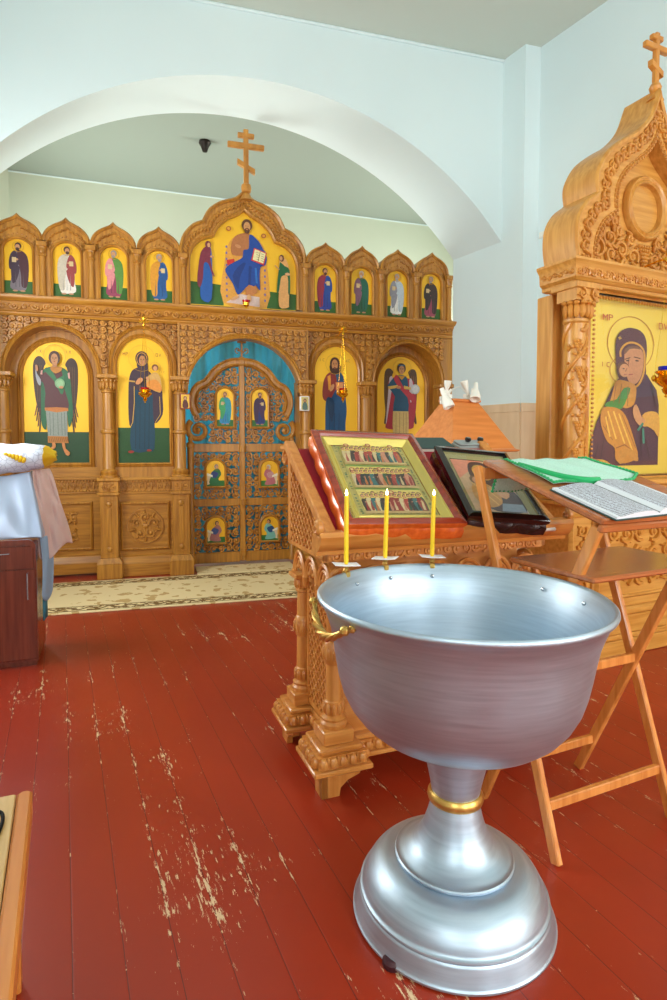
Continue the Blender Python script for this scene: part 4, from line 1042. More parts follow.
# =================================================================== ICON CASE (right)
KO = (1.3917, 3.4421, 0); KA = radians(25.5)
kio = empty('icon_case', KO, KA, 'tall honey wood icon case with ogee top and carved vine columns by the right wall', 'icon case')
kb = lambda mb, n, mat, parent=kio, **k: mb.build(n, mat, parent, **k)
CK = .60
mb = MB(); mb.box(.05, 1.15, .25, .378, 0, 2.2, 0, .006); mb.box(.12, 1.08, .15, .27, 0, 2.2, 0, .004); 
o = kb(mb, 'case_body', M['kio'], smooth=False)
mb = MB(); 
for z0, z1, d in ((0,.10,.02),(.10,.13,.012),(.13,.24,.0)): mb.box(-.03-d, 1.23+d, .0-d, .37, z0, z1, 0, .006)
mb.box(-.02, 1.22, .0, .40, .24, .29, 0, .01); mb.box(.0, 1.2, .04, .40, .29, .93); mb.box(-.03, 1.23, -.02, .40, .93, .955, 0, .006); mb.box(-.015, 1.215, 0, .40, .955, 1.04, 0, .006); mb.box(-.04, 1.24, -.03, .40, 1.04, 1.08, 0, .008)
o = kb(mb, 'case_base', M['kiox'])
for a, b in ((.24, .96), (.02, .18), (1.02, 1.18)):
    mb = MB(); mb.mould([(a,.36),(b,.36),(b,.86),(a,.86)], [(0,.04),(0,.025),(-.01,.018),(-.02,.028),(-.026,.04)], 0, True); p = kb(mb, 'carved_panel', M['kiox'], o)
    mb = MB()
    if b-a > .3:
        scroll_fill(mb, a+.05, b-.05, .41, .81, .13, .034, .014, None, seed=6)
    else: 
        scroll_fill(mb, a+.03, b-.03, .40, .82, .09, .034, .01, None, seed=8)
    kb(mb, 'panel_carving', M['kioc'], p)
for c in (.03, 1.17):
    mb = MB(); mb.box(c-.1, c+.1, -.04, .1, .29, .93, 0, .006) if False else None
    y = .05
    mb.lathe([(.085,1.08),(.085,1.10),(.068,1.12),(.072,1.13),(.058,1.14),(.058,1.98),(.07,1.99),(.07,2.005),(.058,2.01)], c, y, 24)
    mb.box(c-.1, c+.1, y-.1, y+.1, 2.165, 2.2, 0, .004); mb.box(c-.088, c+.088, y-.085, y+.06, 2.10, 2.17)
    co = kb(mb, 'column', M['kio'])
    mb = MB()
    for ph in (0, pi):
        pth = []; n = 46
        for q in range(n+1):
            t = q/n; a = ph+t*2*pi*1.7+(-.9); pth.append((c+.061*cos(a), y+.061*sin(a), 1.15+.83*t))
        mb.tube(pth, .011, 6)
    rdv = random.Random(3)
    for j in range(5):
        z = 1.26+j*.155
        for s_ in (0, 1):
            a = -pi/2+(1.1 if (j+s_) % 2 else -.45)+rdv.uniform(-.15,.15)
            for r_ in range(5):
                for q in range(4-min(3, r_) if r_ else 3):
                    aa = a+(q-(3-r_)/2)*.2; mb.blob((c+.063*cos(aa), y+.063*sin(aa), z-r_*.017), .0115, .0115, .0115, 6)
            for q in range(3): 
                aa = a+.5+.25*q; mb.blob((c+.061*cos(aa), y+.061*sin(aa), z+.06+.012*q), .022, .012, .014, 6, 0, .5*q)
    for j in range(70):
        a = pi*1.0+pi*1.15*rdv.random(); z = 1.16+.80*rdv.random()
        mb.blob((c+.059*cos(a), y+.059*sin(a), z), .012+.008*rdv.random(), .010, .008+.006*rdv.random(), 6, 0, rdv.uniform(-1,1))
    kb(mb, 'vine_carving', M['kioc'], co)
    mb = MB()
    for k in range(9):
        a = pi+pi*k/8; mb.blob((c+.078*cos(a), y+.078*sin(a), 2.05), .02, .02, .045, 6); mb.blob((c+.09*cos(a), y+.09*sin(a), 2.09), .018, .018, .014, 6)
    for d in (-1, 1): spiral(mb, c+d*.05, 2.135, .032, d, pi/2, y-.09, .009, 1.2, 14, leaves=True)
    for q in range(2): spiral2 = None
    kb(mb, 'capital', M['kioc'], co)
# icon surround
mb = MB(); R0 = [(.175,1.09),(1.025,1.09),(1.025,2.19),(.175,2.19)]
mb.mould(R0, [(0,.14),(0,.07),(-.012,.062),(-.03,.07),(-.04,.085),(-.052,.09),(-.055,.14)][::1], 0, True, 1)
mb.mould(R0, [(0,.14),(0,.075),(.012,.07),(.03,.085),(.045,.1),(.05,.14)], 0, True, -1)
for q in range(34): mb.blob((.20+.80*q/33, .068, 2.165), .008, .01, .012, 6); 
for q in range(40): mb.blob((.20, .068, 1.1+1.06*q/39), .012, .008, .008, 5)
fr = kb(mb, 'icon_frame', M['kioc'])
mb = MB(); mb.box(.18, 1.02, .12, .149, 1.10, 2.18); bd_ = kb(mb, 'mother_and_child_icon', M['goldkiot'], smooth=False, label='gold ground icon of a veiled mother bending to a child')
P = Painting(.1195, .00008); P.affine(275, 85, 690, 850, .215, 2.17, 1.02, 1.115)
P.ring(465, 268, 108, 4, (196,130,30), 48, 122); P.ring(428, 390, 60, 3, (196,130,30), 32, 60)
P.poly([(405,820),(285,820),(285,770),(292,700),(315,620),(350,540),(380,470),(405,430),(450,400),(520,380),(560,430),(590,470),(603,540),(605,820)], (84,44,58), sm=0)
P.poly([(470,420),(540,400),(585,470),(603,540),(605,800),(480,800),(500,640),(490,520)], (70,42,66))
P.poly([(470,196),(505,205),(530,235),(538,290),(534,350),(536,400),(520,440),(470,470),(420,440),(400,400),(392,320),(392,260),(410,220),(440,200)], (88,44,54), sm=3)
P.path(smooth([(415,330),(420,290),(450,264),(490,265),(520,290),(528,340),(522,400),(500,450),(470,465),(455,440)],3)[:-6], 9, (206,150,50))
P.poly([(430,320),(450,285),(490,278),(518,305),(520,370),(505,425),(480,450),(455,440),(440,400)], (196,136,92), sm=3)
P.poly([(428,300),(452,280),(490,276),(505,290),(488,288),(455,292),(434,316)], (120,80,54), sm=2)
P.line((452,330),(448,385),5,(150,96,60)); P.line((432,340),(458,330),4,(60,34,24)); P.line((474,326),(506,330),4,(60,34,24)); P.ell(446,345,8,3,(44,24,18)); P.ell(490,342,9,3,(44,24,18)); P.line((450,408),(472,404),5,(160,70,56))
P.ell(425, 385, 30, 34, (100,60,36), 20); P.ell(432, 390, 24, 30, (204,144,96), 20); P.line((444,378),(436,395),4,(150,96,60)); P.ell(428,382,5,2.5,(44,24,18)); P.line((430,408),(444,406),3,(160,70,56))
P.poly([(395,440),(430,435),(480,450),(490,480),(480,540),(440,560),(400,540),(370,540),(380,490)], (206,144,54), sm=3)
P.poly([(345,548),(375,528),(400,520),(430,470),(462,468),(445,520),(425,560),(380,575)], (70,140,60), sm=2)
P.poly([(340,560),(400,560),(440,590),(470,660),(490,720),(505,775),(480,800),(430,810),(400,790),(395,740),(360,710),(335,650),(328,600)], (204,138,52), sm=3)
for a, b in (((395,450),(385,535)),((420,450),(410,540)),((450,460),(450,550)),((340,640),(385,705)),((425,590),(492,740)),((345,700),(330,800)),((320,720),(305,790)),((560,440),(590,560)),((540,700),(560,790)),((515,680),(520,780)),((360,600),(352,660))): P.line(a, b, 3, (150,96,44) if a[0] < 460 and a[1] < 700 else (50,26,40))
for a, b in (((360,575),(400,700)),((385,575),(440,720)),((410,585),(480,760)),((350,600),(372,690))): P.line(a, b, 7, (236,190,80))
P.path([(400,740),(440,725),(500,770)], 5, (150,90,40))
P.poly([(475,560),(490,540),(508,575),(525,620),(520,640),(500,630),(480,600)], (204,148,100), sm=2)
P.poly([(520,590),(548,572),(585,572),(604,600),(604,690),(580,660),(545,640),(525,640)], (214,160,70), sm=2); P.line((500,660),(525,625),10,(40,130,110)); P.line((525,650),(530,720),10,(40,130,110))
P.ell(520, 610, 18, 10, (204,148,100), 12, .6)
P.poly([(410,770),(430,740),(470,745),(500,770),(505,800),(480,795),(450,770),(430,810),(412,805)], (200,140,60), sm=2)
P.poly([(290,795),(340,790),(375,810),(370,822),(288,822)], (206,160,60), sm=2)
P.letters('MP', 330, 150, 26, (190,90,30)); P.letters('OV', 590, 160, 26, (190,90,30)); P.letters('IC', 330, 360, 20, (190,90,30)); P.path([(405,240),(405,256)], 3, (226,180,60)); P.line((397,248),(413,248),3,(226,180,60))
P.build('painting', bd_)
mb = MB(); mb.face([(.17,.075,1.09),(1.03,.075,1.09),(1.03,.075,2.19),(.17,.075,2.19)]); kb(mb, 'glass_pane', M['glass'], fr, smooth=False)
# cornice + ogee roof
mb = MB()
mb.box(-.02, 1.22, .02, .27, 2.20, 2.225, 0, .004)
mb.quadgrid([[(x0,y0,z),(1.2-x0,y0,z),(1.2-x0,.27,z),(x0,.27,z)] for x0,y0,z in ((-.015,.015,2.225),(-.035,-.005,2.24),(-.04,-.01,2.30),(-.062,-.03,2.328),(-.062,-.03,2.342))], True, 0, True)
ck = kb(mb, 'cornice', M['kiox'])
mb = MB()
for q in range(26):
    x = -.03+1.26*(q+.5)/26; spiral(mb, x, 2.272, .024, 1 if q % 2 else -1, 0, -.009, .007, 1.1, 10, leaves=False); mb.blob((x+.024, -.009, 2.272), .01, .008, .026, 5)
st = len(mb.v)
for q in range(6):
    x = .042*(q+.5); spiral(mb, x, 2.272, .018, 1 if q % 2 else -1, 0, 0, .006, 1.1, 10, leaves=False)
mb.xf(Matrix.Translation((-.04, 0, 0)) @ Matrix.Rotation(pi/2, 4, 'Z'), st)
kb(mb, 'cornice_carving', M['kioc'], ck)
def sym(pts): return pts+[(2*CK-x, z) for x, z in pts[::-1]][1:]
ko = sym(osmooth([(-.045,2.345),(-.06,2.44),(-.05,2.55),(.01,2.645),(.10,2.71)], 4)[:-1]+osmooth([(.10,2.715),(.09,2.79),(.11,2.86),(.18,2.96),(.30,3.05),(.42,3.125),(.53,3.24),(.60,3.40)], 4))
ki = sym(osmooth([(.12,2.345),(.12,2.42),(.15,2.50),(.20,2.57),(.27,2.62)], 4)[:-1]+osmooth([(.285,2.625),(.28,2.70),(.30,2.79),(.36,2.88),(.46,2.96),(.53,3.02),(.575,3.08),(.60,3.13)], 4))
mb = MB(); mb.strip(ki, ko, -.015, .215); mb.prism(ki, .07, .215)
rf = kb(mb, 'ogee_roof', M['kiox'], angle=50)
mb = MB(); mb.mould(ko, [(-.02,-.01),(-.02,-.028),(-.004,-.034),(.006,-.02),(.006,.22),(0,.22)], 0, False, 1)
kb(mb, 'roof_edge', M['kio'], rf)
mb = MB()
def along(pa, pb, f, step):
    # points between the two outlines at fraction f, equally spaced
    Q = [(a[0]+(b[0]-a[0])*f, a[1]+(b[1]-a[1])*f) for a, b in zip(pa, pb)]
    out = []; acc = 0
    for (x0,z0),(x1,z1) in zip(Q, Q[1:]):
        l = sqrt((x1-x0)**2+(z1-z0)**2); 
        while acc < l: t = acc/l; out.append((x0+(x1-x0)*t, z0+(z1-z0)*t, atan2(z1-z0, x1-x0))); acc += step
        acc -= l
    return out
for i, (x, z, a) in enumerate(along(ki, ko, .52, .062)):
    spiral(mb, x, z, .034, 1 if i % 2 else -1, a, -.018, .0095, 1.2, 12, leaves=False)
    mb.blob((x+.03*cos(a), -.02, z+.03*sin(a)), .034, .014, .012, 6, 0, a+1.1)
    mb.blob((x-.034*sin(a), -.02, z+.034*cos(a)), .022, .012, .01, 6, 0, a)
for i, (x, z, a) in enumerate(along(ki, ko, .06, .026)): mb.blob((x, -.018, z), .0115, .012, .0115, 6)
for i, (x, z, a) in enumerate(along(ki, ko, .16, .03)): mb.blob((x, -.016, z), .015, .008, .005, 6, 0, a)
kb(mb, 'band_carving', M['kioc'], rf)
mb = MB(); zc = 2.73
mb.mould([(CK+.155*cos(t), zc+.165*sin(t)) for t in [2*pi*q/48 for q in range(48)]], [(-.03,.07),(-.03,.05),(-.018,.032),(-.004,.04),(.008,.028),(.02,.038),(.024,.07)], 0, True, 1)
md = kb(mb, 'round_medallion', M['kio'], rf)
mb = MB()
for d in (-1, 1):
    for k, (x, z, R_, dd) in enumerate(((.40,2.44,.06,1),(.30,2.52,.06,-1),(.20,2.455,.055,1),(.38,2.56,.045,-1),(.285,2.42,.045,1),(.10,2.43,.05,-1),(.12,2.53,.035,1),(.335,2.63,.035,1),(.22,2.56,.03,-1),(.40,2.37,.03,-1),(.17,2.375,.03,1),(.26,2.615,.028,1))):
        spiral(mb, CK+d*x, z, R_, dd*d, pi/2+k*.8, .06, .013, 1.3, 20)
        for q in range(3): mb.blob((CK+d*x+R_*1.0*cos(k+q*2.1), .058, z+R_*1.0*sin(k+q*2.1)), .03, .014, .011, 6, 0, k+q*2.1+.8)
for q in range(26):
    mb.blob((CK+.022*(q % 5-2)*(1-(q//5)*.16), .058, 2.50-.022*(q//5)), .0125, .016, .0125, 6)
kb(mb, 'tympanum_carving', M['kioc'], rf)
mb = MB(); cross(mb, CK+.01, 3.44, 3.75, -.0, .03, w=.034); mb.lathe([(.05,3.35),(.03,3.38),(.012,3.395),(.03,3.41),(.036,3.43),(.028,3.45),(.01,3.465)], CK+.01, .015, 14)
kb(mb, 'three_bar_cross', M['kioc'])
p = loc(.525, -.17, 1.655, KO, KA)
lamp(p, 'blueglass', KA, 'gold lamp with a blue cup hanging before the icon case', .68, 1.25, bracket=False)
mb = MB(); mb.tube(osmooth([(0,0,0),(0,.0,.02),(0,.06,.03),(0,.16,.02)], 4), .006, 6)
for a in (-1, 1): spiral(mb, a*.03, .02, .028, a, pi/2, .0, .006, 1.1, 12, leaves=True)
mb.blob((0,0,.05), .014, .012, .02)
o = mb.build('lamp_bracket', M['goldm']); o.location = (p[0], p[1], 2.335); o.rotation_euler = (0,0,KA); tag(o, 'small gold scrolled bracket on the icon case cornice holding the lamp chain', 'bracket')

# =================================================================== LECTERN
LO = (-.0489, 2.1122, 0); LA_ = radians(21); LW = 1.04
lec = empty('lectern', LO, LA_, 'broad carved orange wood icon lectern with sloping crimson top and corner columns', 'lectern')
lb = lambda mb, n, mat, parent=lec, **k: mb.build(n, mat, parent, **k)
XC = (.085, LW-.085); YC = (.085, .445)
for x in XC:
    for y in YC:
        s = -1 if x < .5 else 1; t = -1 if y < .2 else 1
        mb = MB(); P_ = [(-.075,0),(-.005,0),(.0,.03),(.03,.055),(.075,.07),(.095,.10),(-.075,.10)]
        st = len(mb.v); mb.prism(P_, -.075, -.05); mb.xf(Matrix.Translation((x, y, 0)) @ Matrix.Diagonal((-s, -t, 1, 1)), st)
        st = len(mb.v); mb.prism(P_, -.075, -.05); mb.xf(Matrix.Translation((x, y, 0)) @ Matrix.Diagonal((-s, -t, 1, 1)) @ Matrix(((0,1,0,0),(1,0,0,0),(0,0,1,0),(0,0,0,1))), st)
        lb(mb, 'foot', M['lec'], smooth=False)
PED = []
for x in XC:
    for y in YC:
        mb = MB(); mb.box(x-.115, x+.115, y-.115, y+.115, .10, .12, 0, .004); mb.box(x-.095, x+.095, y-.095, y+.095, .12, .165); mb.box(x-.085, x+.085, y-.085, y+.085, .165, .185, 0, .005); mb.box(x-.06, x+.06, y-.06, y+.06, .185, .235, 0, .004)
        PED.append((x, y, lb(mb, 'pedestal', M['lecx'])))
mb = MB(); mb.box(.09, LW-.09, .05, .47, .10, .118, 0, .004); mb.box(.09, LW-.09, .065, .46, .118, .16); mb.box(.09, LW-.09, .075, .45, .16, .18, 0, .004)
pl = lb(mb, 'plinth', M['lecx'])
mb = MB()
def eggs(x0, y0, x1, y1, z, n):
    for q in range(n):
        t = (q+.5)/n; x = x0+(x1-x0)*t; y = y0+(y1-y0)*t; a = atan2(y1-y0, x1-x0)
        mb.blob((x, y, z), .018, .018, .021, 8); 
        if q < n-1: mb.blob((x+(x1-x0)/n/2, y+(y1-y0)/n/2, z+.005), .006, .014, .018, 5) if abs(x1-x0) > abs(y1-y0) else mb.blob((x+(x1-x0)/n/2, y+(y1-y0)/n/2, z+.005), .014, .006, .018, 5)
for x, y, pp in PED:
    mb = MB(); eggs(x-.095, y-.098, x+.095, y-.098, .143, 5); eggs(x-.098, y-.095, x-.098, y+.095, .143, 5); eggs(x+.098, y-.095, x+.098, y+.095, .143, 5)
    lb(mb, 'egg_moulding', M['lec'], pp)
mb = MB(); eggs(.20, .062, LW-.2, .062, .14, 16); lb(mb, 'egg_moulding', M['lec'], pl)
mb = MB(); eggs(.088, .2, .088, .34, .14, 4); lb(mb, 'egg_moulding', M['lec'], pl)
for x in XC:
    for y in YC:
        mb = MB(); mb.lathe([(.05,.235),(.052,.25),(.044,.26),(.048,.27),(.034,.28),(.036,.33),(.031,.335),(.029,.47),(.034,.475),(.04,.50),(.04,.53),(.034,.555),(.029,.56),(.027,.66),(.034,.665),(.034,.675),(.029,.68),(.032,.70),(.043,.725)], x, y, 18)
        mb.box(x-.052, x+.052, y-.052, y+.052, .725, .745, 0, .004)
        co = lb(mb, 'column', M['lec'])
        for rr0, zz0, hh0, nm in ((.036,.305,.022,'base_carving'),(.038,.515,.026,'ring_carving'),(.034,.70,.022,'capital_carving')):
            mb = MB()
            for k in range(10): a = 2*pi*k/10; mb.blob((x+rr0*cos(a), y+rr0*sin(a), zz0), .0095, .0095, hh0, 5)
            lb(mb, nm, M['lec'], co)
# body
mb = MB(); mb.box(.105, LW-.105, .11, .42, .18, .86); body = lb(mb, 'body', M['lecx'], smooth=False)
# arcade on columns
def arcade(mb, x0, x1, y, n, z, rot=False):
    w = (x1-x0)/n
    for q in range(n):
        c = x0+w*(q+.5)
        for r in (.46, .34):
            mb.tube([(c-w*r*cos(pi*k/12), y, z+w*r*1.25*sin(pi*k/12)) for k in range(13)], .010 if r > .4 else .007, 6)
        mb.blob((c, y, z+w*.25), .014, .01, .02, 6); mb.blob((c-w*.15, y, z+w*.14), .012, .008, .01, 6); mb.blob((c+w*.15, y, z+w*.14), .012, .008, .01, 6)
    for q in range(n+1):
        c = x0+w*q; mb.blob((c, y, z-.005), .016, .014, .012, 6)
        if 0 < q < n: mb.lathe([(.0,z-.05),(.008,z-.045),(.014,z-.02),(.016,z-.005)], c, y, 8)
mb = MB(); mb.box(.03, LW-.03, .045, .075, .862, .875)
arcade(mb, .035, LW-.035, .06, 7, .75); 
st = len(mb.v); arcade(mb, .035, .495, 0, 3, .75); mb.xf(Matrix.Translation((.06,0,0)) @ Matrix(((0,1,0,0),(1,0,0,0),(0,0,1,0),(0,0,0,1))), st)
st = len(mb.v); arcade(mb, .035, .495, 0, 3, .75); mb.xf(Matrix.Translation((LW-.06,0,0)) @ Matrix(((0,1,0,0),(1,0,0,0),(0,0,1,0),(0,0,0,1))), st)
lb(mb, 'arcade', M['lec'])
# lattices on the left side
def lattice(mb, y0, y1, z0, z1, cell, x, test=None):
    ny = round((y1-y0)/cell); nz = round((z1-z0)/cell)
    for i in range(ny):
        for j in range(nz):
            y = y0+cell*(i+.5); z = z0+cell*(j+.5)
            if test and not test(y, z, cell*.5): continue
            c = cell*.5
            for a, b in (((-c,-c),(c,c)),((-c,c),(c,-c))):
                mb.obox((x, y+a[0], z+a[1]), (x, y+b[0], z+b[1]), (1,0,0), .012, cell*.17, 0, .001)
            mb.blob((x-.002, y, z), .006, cell*.19, cell*.19, 6)
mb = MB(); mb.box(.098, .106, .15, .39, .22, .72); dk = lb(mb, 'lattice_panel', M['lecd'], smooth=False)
mb = MB(); lattice(mb, .16, .38, .22, .72, .045, .094); 
for (a,b,c_,d) in ((.14,.16,.2,.74),(.38,.40,.2,.74),(.14,.40,.2,.22),(.14,.40,.72,.74)): mb.box(.085, .106, a, b, c_, d)
lb(mb, 'lattice', M['lec'], dk)
# upper desk
SL0, SL1 = (.02,.985), (.47,1.275); tn = (SL1[1]-SL0[1])/(SL1[0]-SL0[0])
zs_ = lambda y: SL0[1]+(y-SL0[0])*tn
for x0 in (.025, LW-.045):
    mb = MB(); poly = [(.03,.87),(.47,.87),(.47,zs_(.47)-.03),(.03,zs_(.03)-.03)]
    rows = [[(x0+.008, y, z) for y, z in poly], [(x0+.014, y, z) for y, z in poly]]; mb.quadgrid(rows, True, 0, True)
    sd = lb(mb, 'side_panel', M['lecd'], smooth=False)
    mb = MB(); mb.box(x0, x0+.022, .44, .475, .87, zs_(.44), 0, .003); mb.box(x0, x0+.022, .03, .475, .87, .89, 0, .003); mb.box(x0, x0+.022, .03, .06, .87, zs_(.03)-.01, 0, .003)
    st = len(mb.v)
    mb.obox((x0+.008, -.02, zs_(-.02)+.012), (x0+.008, .485, zs_(.485)+.012), (1,0,0), .045, .034, 0, .005)
    mb.obox((x0+.008, .0, zs_(0)-.016), (x0+.008, .47, zs_(.47)-.016), (1,0,0), .03, .02, 0, .003)
    lattice(mb, .06, .44, .89, 1.25, .042, x0+.004, lambda y, z, c: z+c < zs_(y)-.03)
    # volute bracket at the back top corner and at the front
    for (yy, zz, R_) in ((.50, 1.235, .03), (-.01, .955, .028)):
        pv = []; rr = []
        for q in range(22):
            t = q/21; a = pi/2+t*2*pi*1.3; r = R_*(1-.8*t); pv.append((x0+.008, yy-r*cos(a), zz+r*sin(a))); rr.append(.011*(1-.3*t))
        mb.tube(pv, rr, 7, flat=1.8)
    mb.box(x0-.012, x0+.03, .455, .55, 1.268, 1.288, 0, .004)
    lb(mb, 'side_lattice', M['lec'], sd)
mb = MB(); mb.box(.03, LW-.03, .455, .475, .87, 1.27); mb.box(.03, LW-.03, .455, .56, 1.25, 1.268, 0, .004)
mb.box(.03, LW-.03, .03, .05, .87, .98)
lb(mb, 'desk_frame', M['lecx'])
mb = MB(); y0 = -.03
mb.quadgrid([[(x, y, z) for x in (-.015, .05, LW-.05, LW+.05)] for y, z in ((.05,.90),(-.005,.90),(-.01,.915),(-.03,.925),(-.05,.95),(-.055,.97),(-.045,.985),(-.02,.99),(.03,.985))])
for x in (-.015, LW+.05): mb.face([(x, y, z) for y, z in ((.05,.90),(-.005,.90),(-.01,.915),(-.03,.925),(-.05,.95),(-.055,.97),(-.045,.985),(-.02,.99),(.03,.985))])
mb.tube([(-.02+.0, -.035, .975), (-.02, -.05, .97)], .001)
for x in (-.012, LW+.045):
    pv = [(x, -.02+.024*(1-.75*q/20)*cos(pi/2+q/20*7.5), 1.0+.024*(1-.75*q/20)*sin(pi/2+q/20*7.5)) for q in range(21)]; mb.tube(pv, .009, 6, flat=1.6)
fl_ = lb(mb, 'front_rail', M['lecx'])
mb = MB(); scroll_fill(mb, .05, LW-.05, .862, .905, .043, .03, .007, None, seed=2, leaves=False)
for q in range(24): mb.blob((.06+(LW-.12)*q/23, .035, .885), .012, .01, .014, 6)
lb(mb, 'front_carving', M['lec'], fl_)
mb = MB(); rows = []
for (y, off) in ((.005, .0), (.02, .004), (.46, .004), (.472, -.002)):
    rows.append([(x, y, zs_(y)+off) for x in (.045, LW-.045)])
mb.quadgrid(rows); mb.quadgrid([[(x, y, zs_(y)-.012) for x in (.045, LW-.045)] for y in (.005,.472)])
lb(mb, 'velvet_top', M['velvet'], label='crimson velvet covering the sloping top')

ang = math.atan(tn)
def on_slope(u, v, lift):
    base = Vector(loc(u, v, zs_(v), LO, LA_)); nrm = Matrix.Rotation(LA_, 3, 'Z') @ Vector((0, -sin(ang), cos(ang))); return base+nrm*lift
def slope_rot(rz, a=ang):
    return (Matrix.Rotation(LA_, 4, 'Z') @ Matrix.Rotation(a, 4, 'X') @ Matrix.Rotation(rz, 4, 'Z'))
def wavyframe(mb, w, h, d, top_in, mi_side, mi_top, amp, nw, c=.02):
    """kiot style frame lying in xy, depth along z; scalloped lower half of the sides"""
    def outline(inset, wav):
        pts = []; hw, hh = w/2-inset, h/2-inset
        seg = [((-hw,-hh),(hw,-hh)),((hw,-hh),(hw,hh)),((hw,hh),(-hw,hh)),((-hw,hh),(-hw,-hh))]
        for (a, b) in seg:
            L = sqrt((b[0]-a[0])**2+(b[1]-a[1])**2); n = 36; nx, ny = (b[1]-a[1])/L, -(b[0]-a[0])/L; k = max(3, round(L/.11))
            for q in range(n):
                t = q/n; e = amp*wav*(abs(sin(pi*k*t))-.3)*min(1, min(t, 1-t)*14); pts.append((a[0]+(b[0]-a[0])*t+nx*e, a[1]+(b[1]-a[1])*t+ny*e))
        return pts
    rings = [(0.012, 0, 0), (0.0, 1, .006), (0.0, 1, d*.45), (.006, .6, d*.62), (.0, 0, d*.8), (.0, 0, d*.93), (.006, 0, d), (.022, 0, d+.004), (top_in-.006, 0, d-.002), (top_in, 0, d-.012)]
    rows = [[(x, y, z) for x, y in outline(i, wv)] for i, wv, z in rings]
    mb.quadgrid(rows[:6], True, mi_side); mb.quadgrid(rows[5:], True, mi_top)
    mb.face([p for p in rows[0]][::-1], mi_side)
# --- framed many-figure icon
it = empty('framed_icon', on_slope(.33, .21, .006), 0, 'large red-brown framed icon with three rows of tiny saints, lying on the lectern', 'icon')
it.rotation_euler = slope_rot(-.06, .60).to_euler()
w, h, d = .475, .60, .085
mb = MB(); wavyframe(mb, w, h, d, .036, 0, 1, .007, 4); ff = mb.build('frame', [M['orangeframe'], M['redframe']], it)
mb = MB(); a, b = w/2-.036, h/2-.036
def ringq(mb, a0, b0, z0, a1, b1, z1): mb.quadgrid([[(-a0,-b0,z0),(a0,-b0,z0),(a0,b0,z0),(-a0,b0,z0)],[(-a1,-b1,z1),(a1,-b1,z1),(a1,b1,z1),(-a1,b1,z1)]], True)
ringq(mb, a, b, d-.012, a-.008, b-.008, d-.012); ringq(mb, a-.008, b-.008, d-.012, a-.032, b-.032, d-.035); ringq(mb, a-.032, b-.032, d-.035, a-.038, b-.038, d-.03)
mb.face([(-a+.038,-b+.038,d-.034),(a-.038,-b+.038,d-.034),(a-.038,b-.038,d-.034),(-a+.038,b-.038,d-.034)])
M['palegold'] = plain('pale gilt inner frame', (222,204,100), .35, .3)
il = mb.build('gilt_slip', M['palegold'], it, smooth=False)
# painting drawn in xz and laid flat afterwards
P = Painting(0, .00002); A, B = a-.042, b-.042
P.poly([(-A,-B),(A,-B),(A,B),(-A,B)], (186,172,96)); 
rdp = random.Random(5)
for q in range(60):
    x = -A+.012+(2*A-.024)*rdp.random(); z = rdp.choice((-1,1))*(B-.012); P.ell(x, z, .006, .004, rdp.choice(((120,130,70),(150,140,60),(96,120,80))), 6, rdp.random()*3)
for q in range(60):
    z = -B+2*B*rdp.random(); x = rdp.choice((-1,1))*(A-.012); P.ell(x, z, .004, .006, rdp.choice(((120,130,70),(150,140,60),(96,120,80))), 6, rdp.random()*3)
A2, B2_ = A-.024, B-.026
P.poly([(-A2,-B2_),(A2,-B2_),(A2,B2_),(-A2,B2_)], (222,206,116)); 
for z in (-.065, .085, .208): P.poly([(-A2,z-.008),(A2,z-.008),(A2,z+.004),(-A2,z+.004)], (140,170,84))
P.poly([(-.06,B2_-.006),(.06,B2_-.006),(.06,B2_+.012),(-.06,B2_+.012)], (60,110,80))
FC = [(150,40,34),(40,90,60),(190,110,50),(60,44,40),(210,190,140),(170,60,50),(50,110,110),(120,70,50),(220,200,150),(30,50,50),(200,140,110)]
for row, z0 in ((0,-.205),(1,-.055),(2,.095)):
    nfig = 13
    for lay in (1, 0):
        for q in range(nfig):
            x = -A2+.016+(2*A2-.032)*(q+.5*lay)/(nfig-.5); hh = .094+.01*rdp.random()+lay*.014; c = rdp.choice(FC); c2 = rdp.choice(FC)
            zz = z0+.004*rdp.random()
            P.poly([(x-.009,zz),(x-.013,zz+hh*.35),(x-.012,zz+hh*.66),(x-.006,zz+hh*.8),(x+.006,zz+hh*.8),(x+.012,zz+hh*.66),(x+.013,zz+hh*.35),(x+.009,zz)], c)
            P.poly([(x-.004,zz+.004),(x-.003,zz+hh*.25),(x+.006,zz+hh*.66),(x+.011,zz+hh*.5),(x+.006,zz+.004)], c2)
            P.ell(x+.002, zz+hh*.55, .0035, .003, (206,150,110), 6)
            P.ell(x, zz+hh*.92, .0145, .0155, (236,206,96), 10); P.ell(x, zz+hh*.93, .0105, .0115, rdp.choice(((70,50,34),(120,104,90),(50,40,38))), 9); P.ell(x, zz+hh*.91, .0075, .009, (206,146,104), 8)
    P.poly([(-A2,z0-.012),(A2,z0-.012),(A2,z0+.002),(-A2,z0+.002)], (200,170,110))
for (x, z) in ((-.1,.215),(0,.22),(.1,.215),(-.12,.045),(.0,.05),(.12,.045),(0,-.1)): P.ell(x, z, .012, .012, (176,70,50), 10); P.ell(x, z, .007, .008, (220,190,120), 8)
P.build('painting', il, M4=Matrix.Translation((0,0,d-.033)) @ Matrix.Rotation(-pi/2, 4, 'X'))
mb = MB(); mb.face([(-a,-b,d-.012),(a,-b,d-.012),(a,b,d-.012),(-a,b,d-.012)]); mb.build('glass_pane', M['glass'], ff, smooth=False)
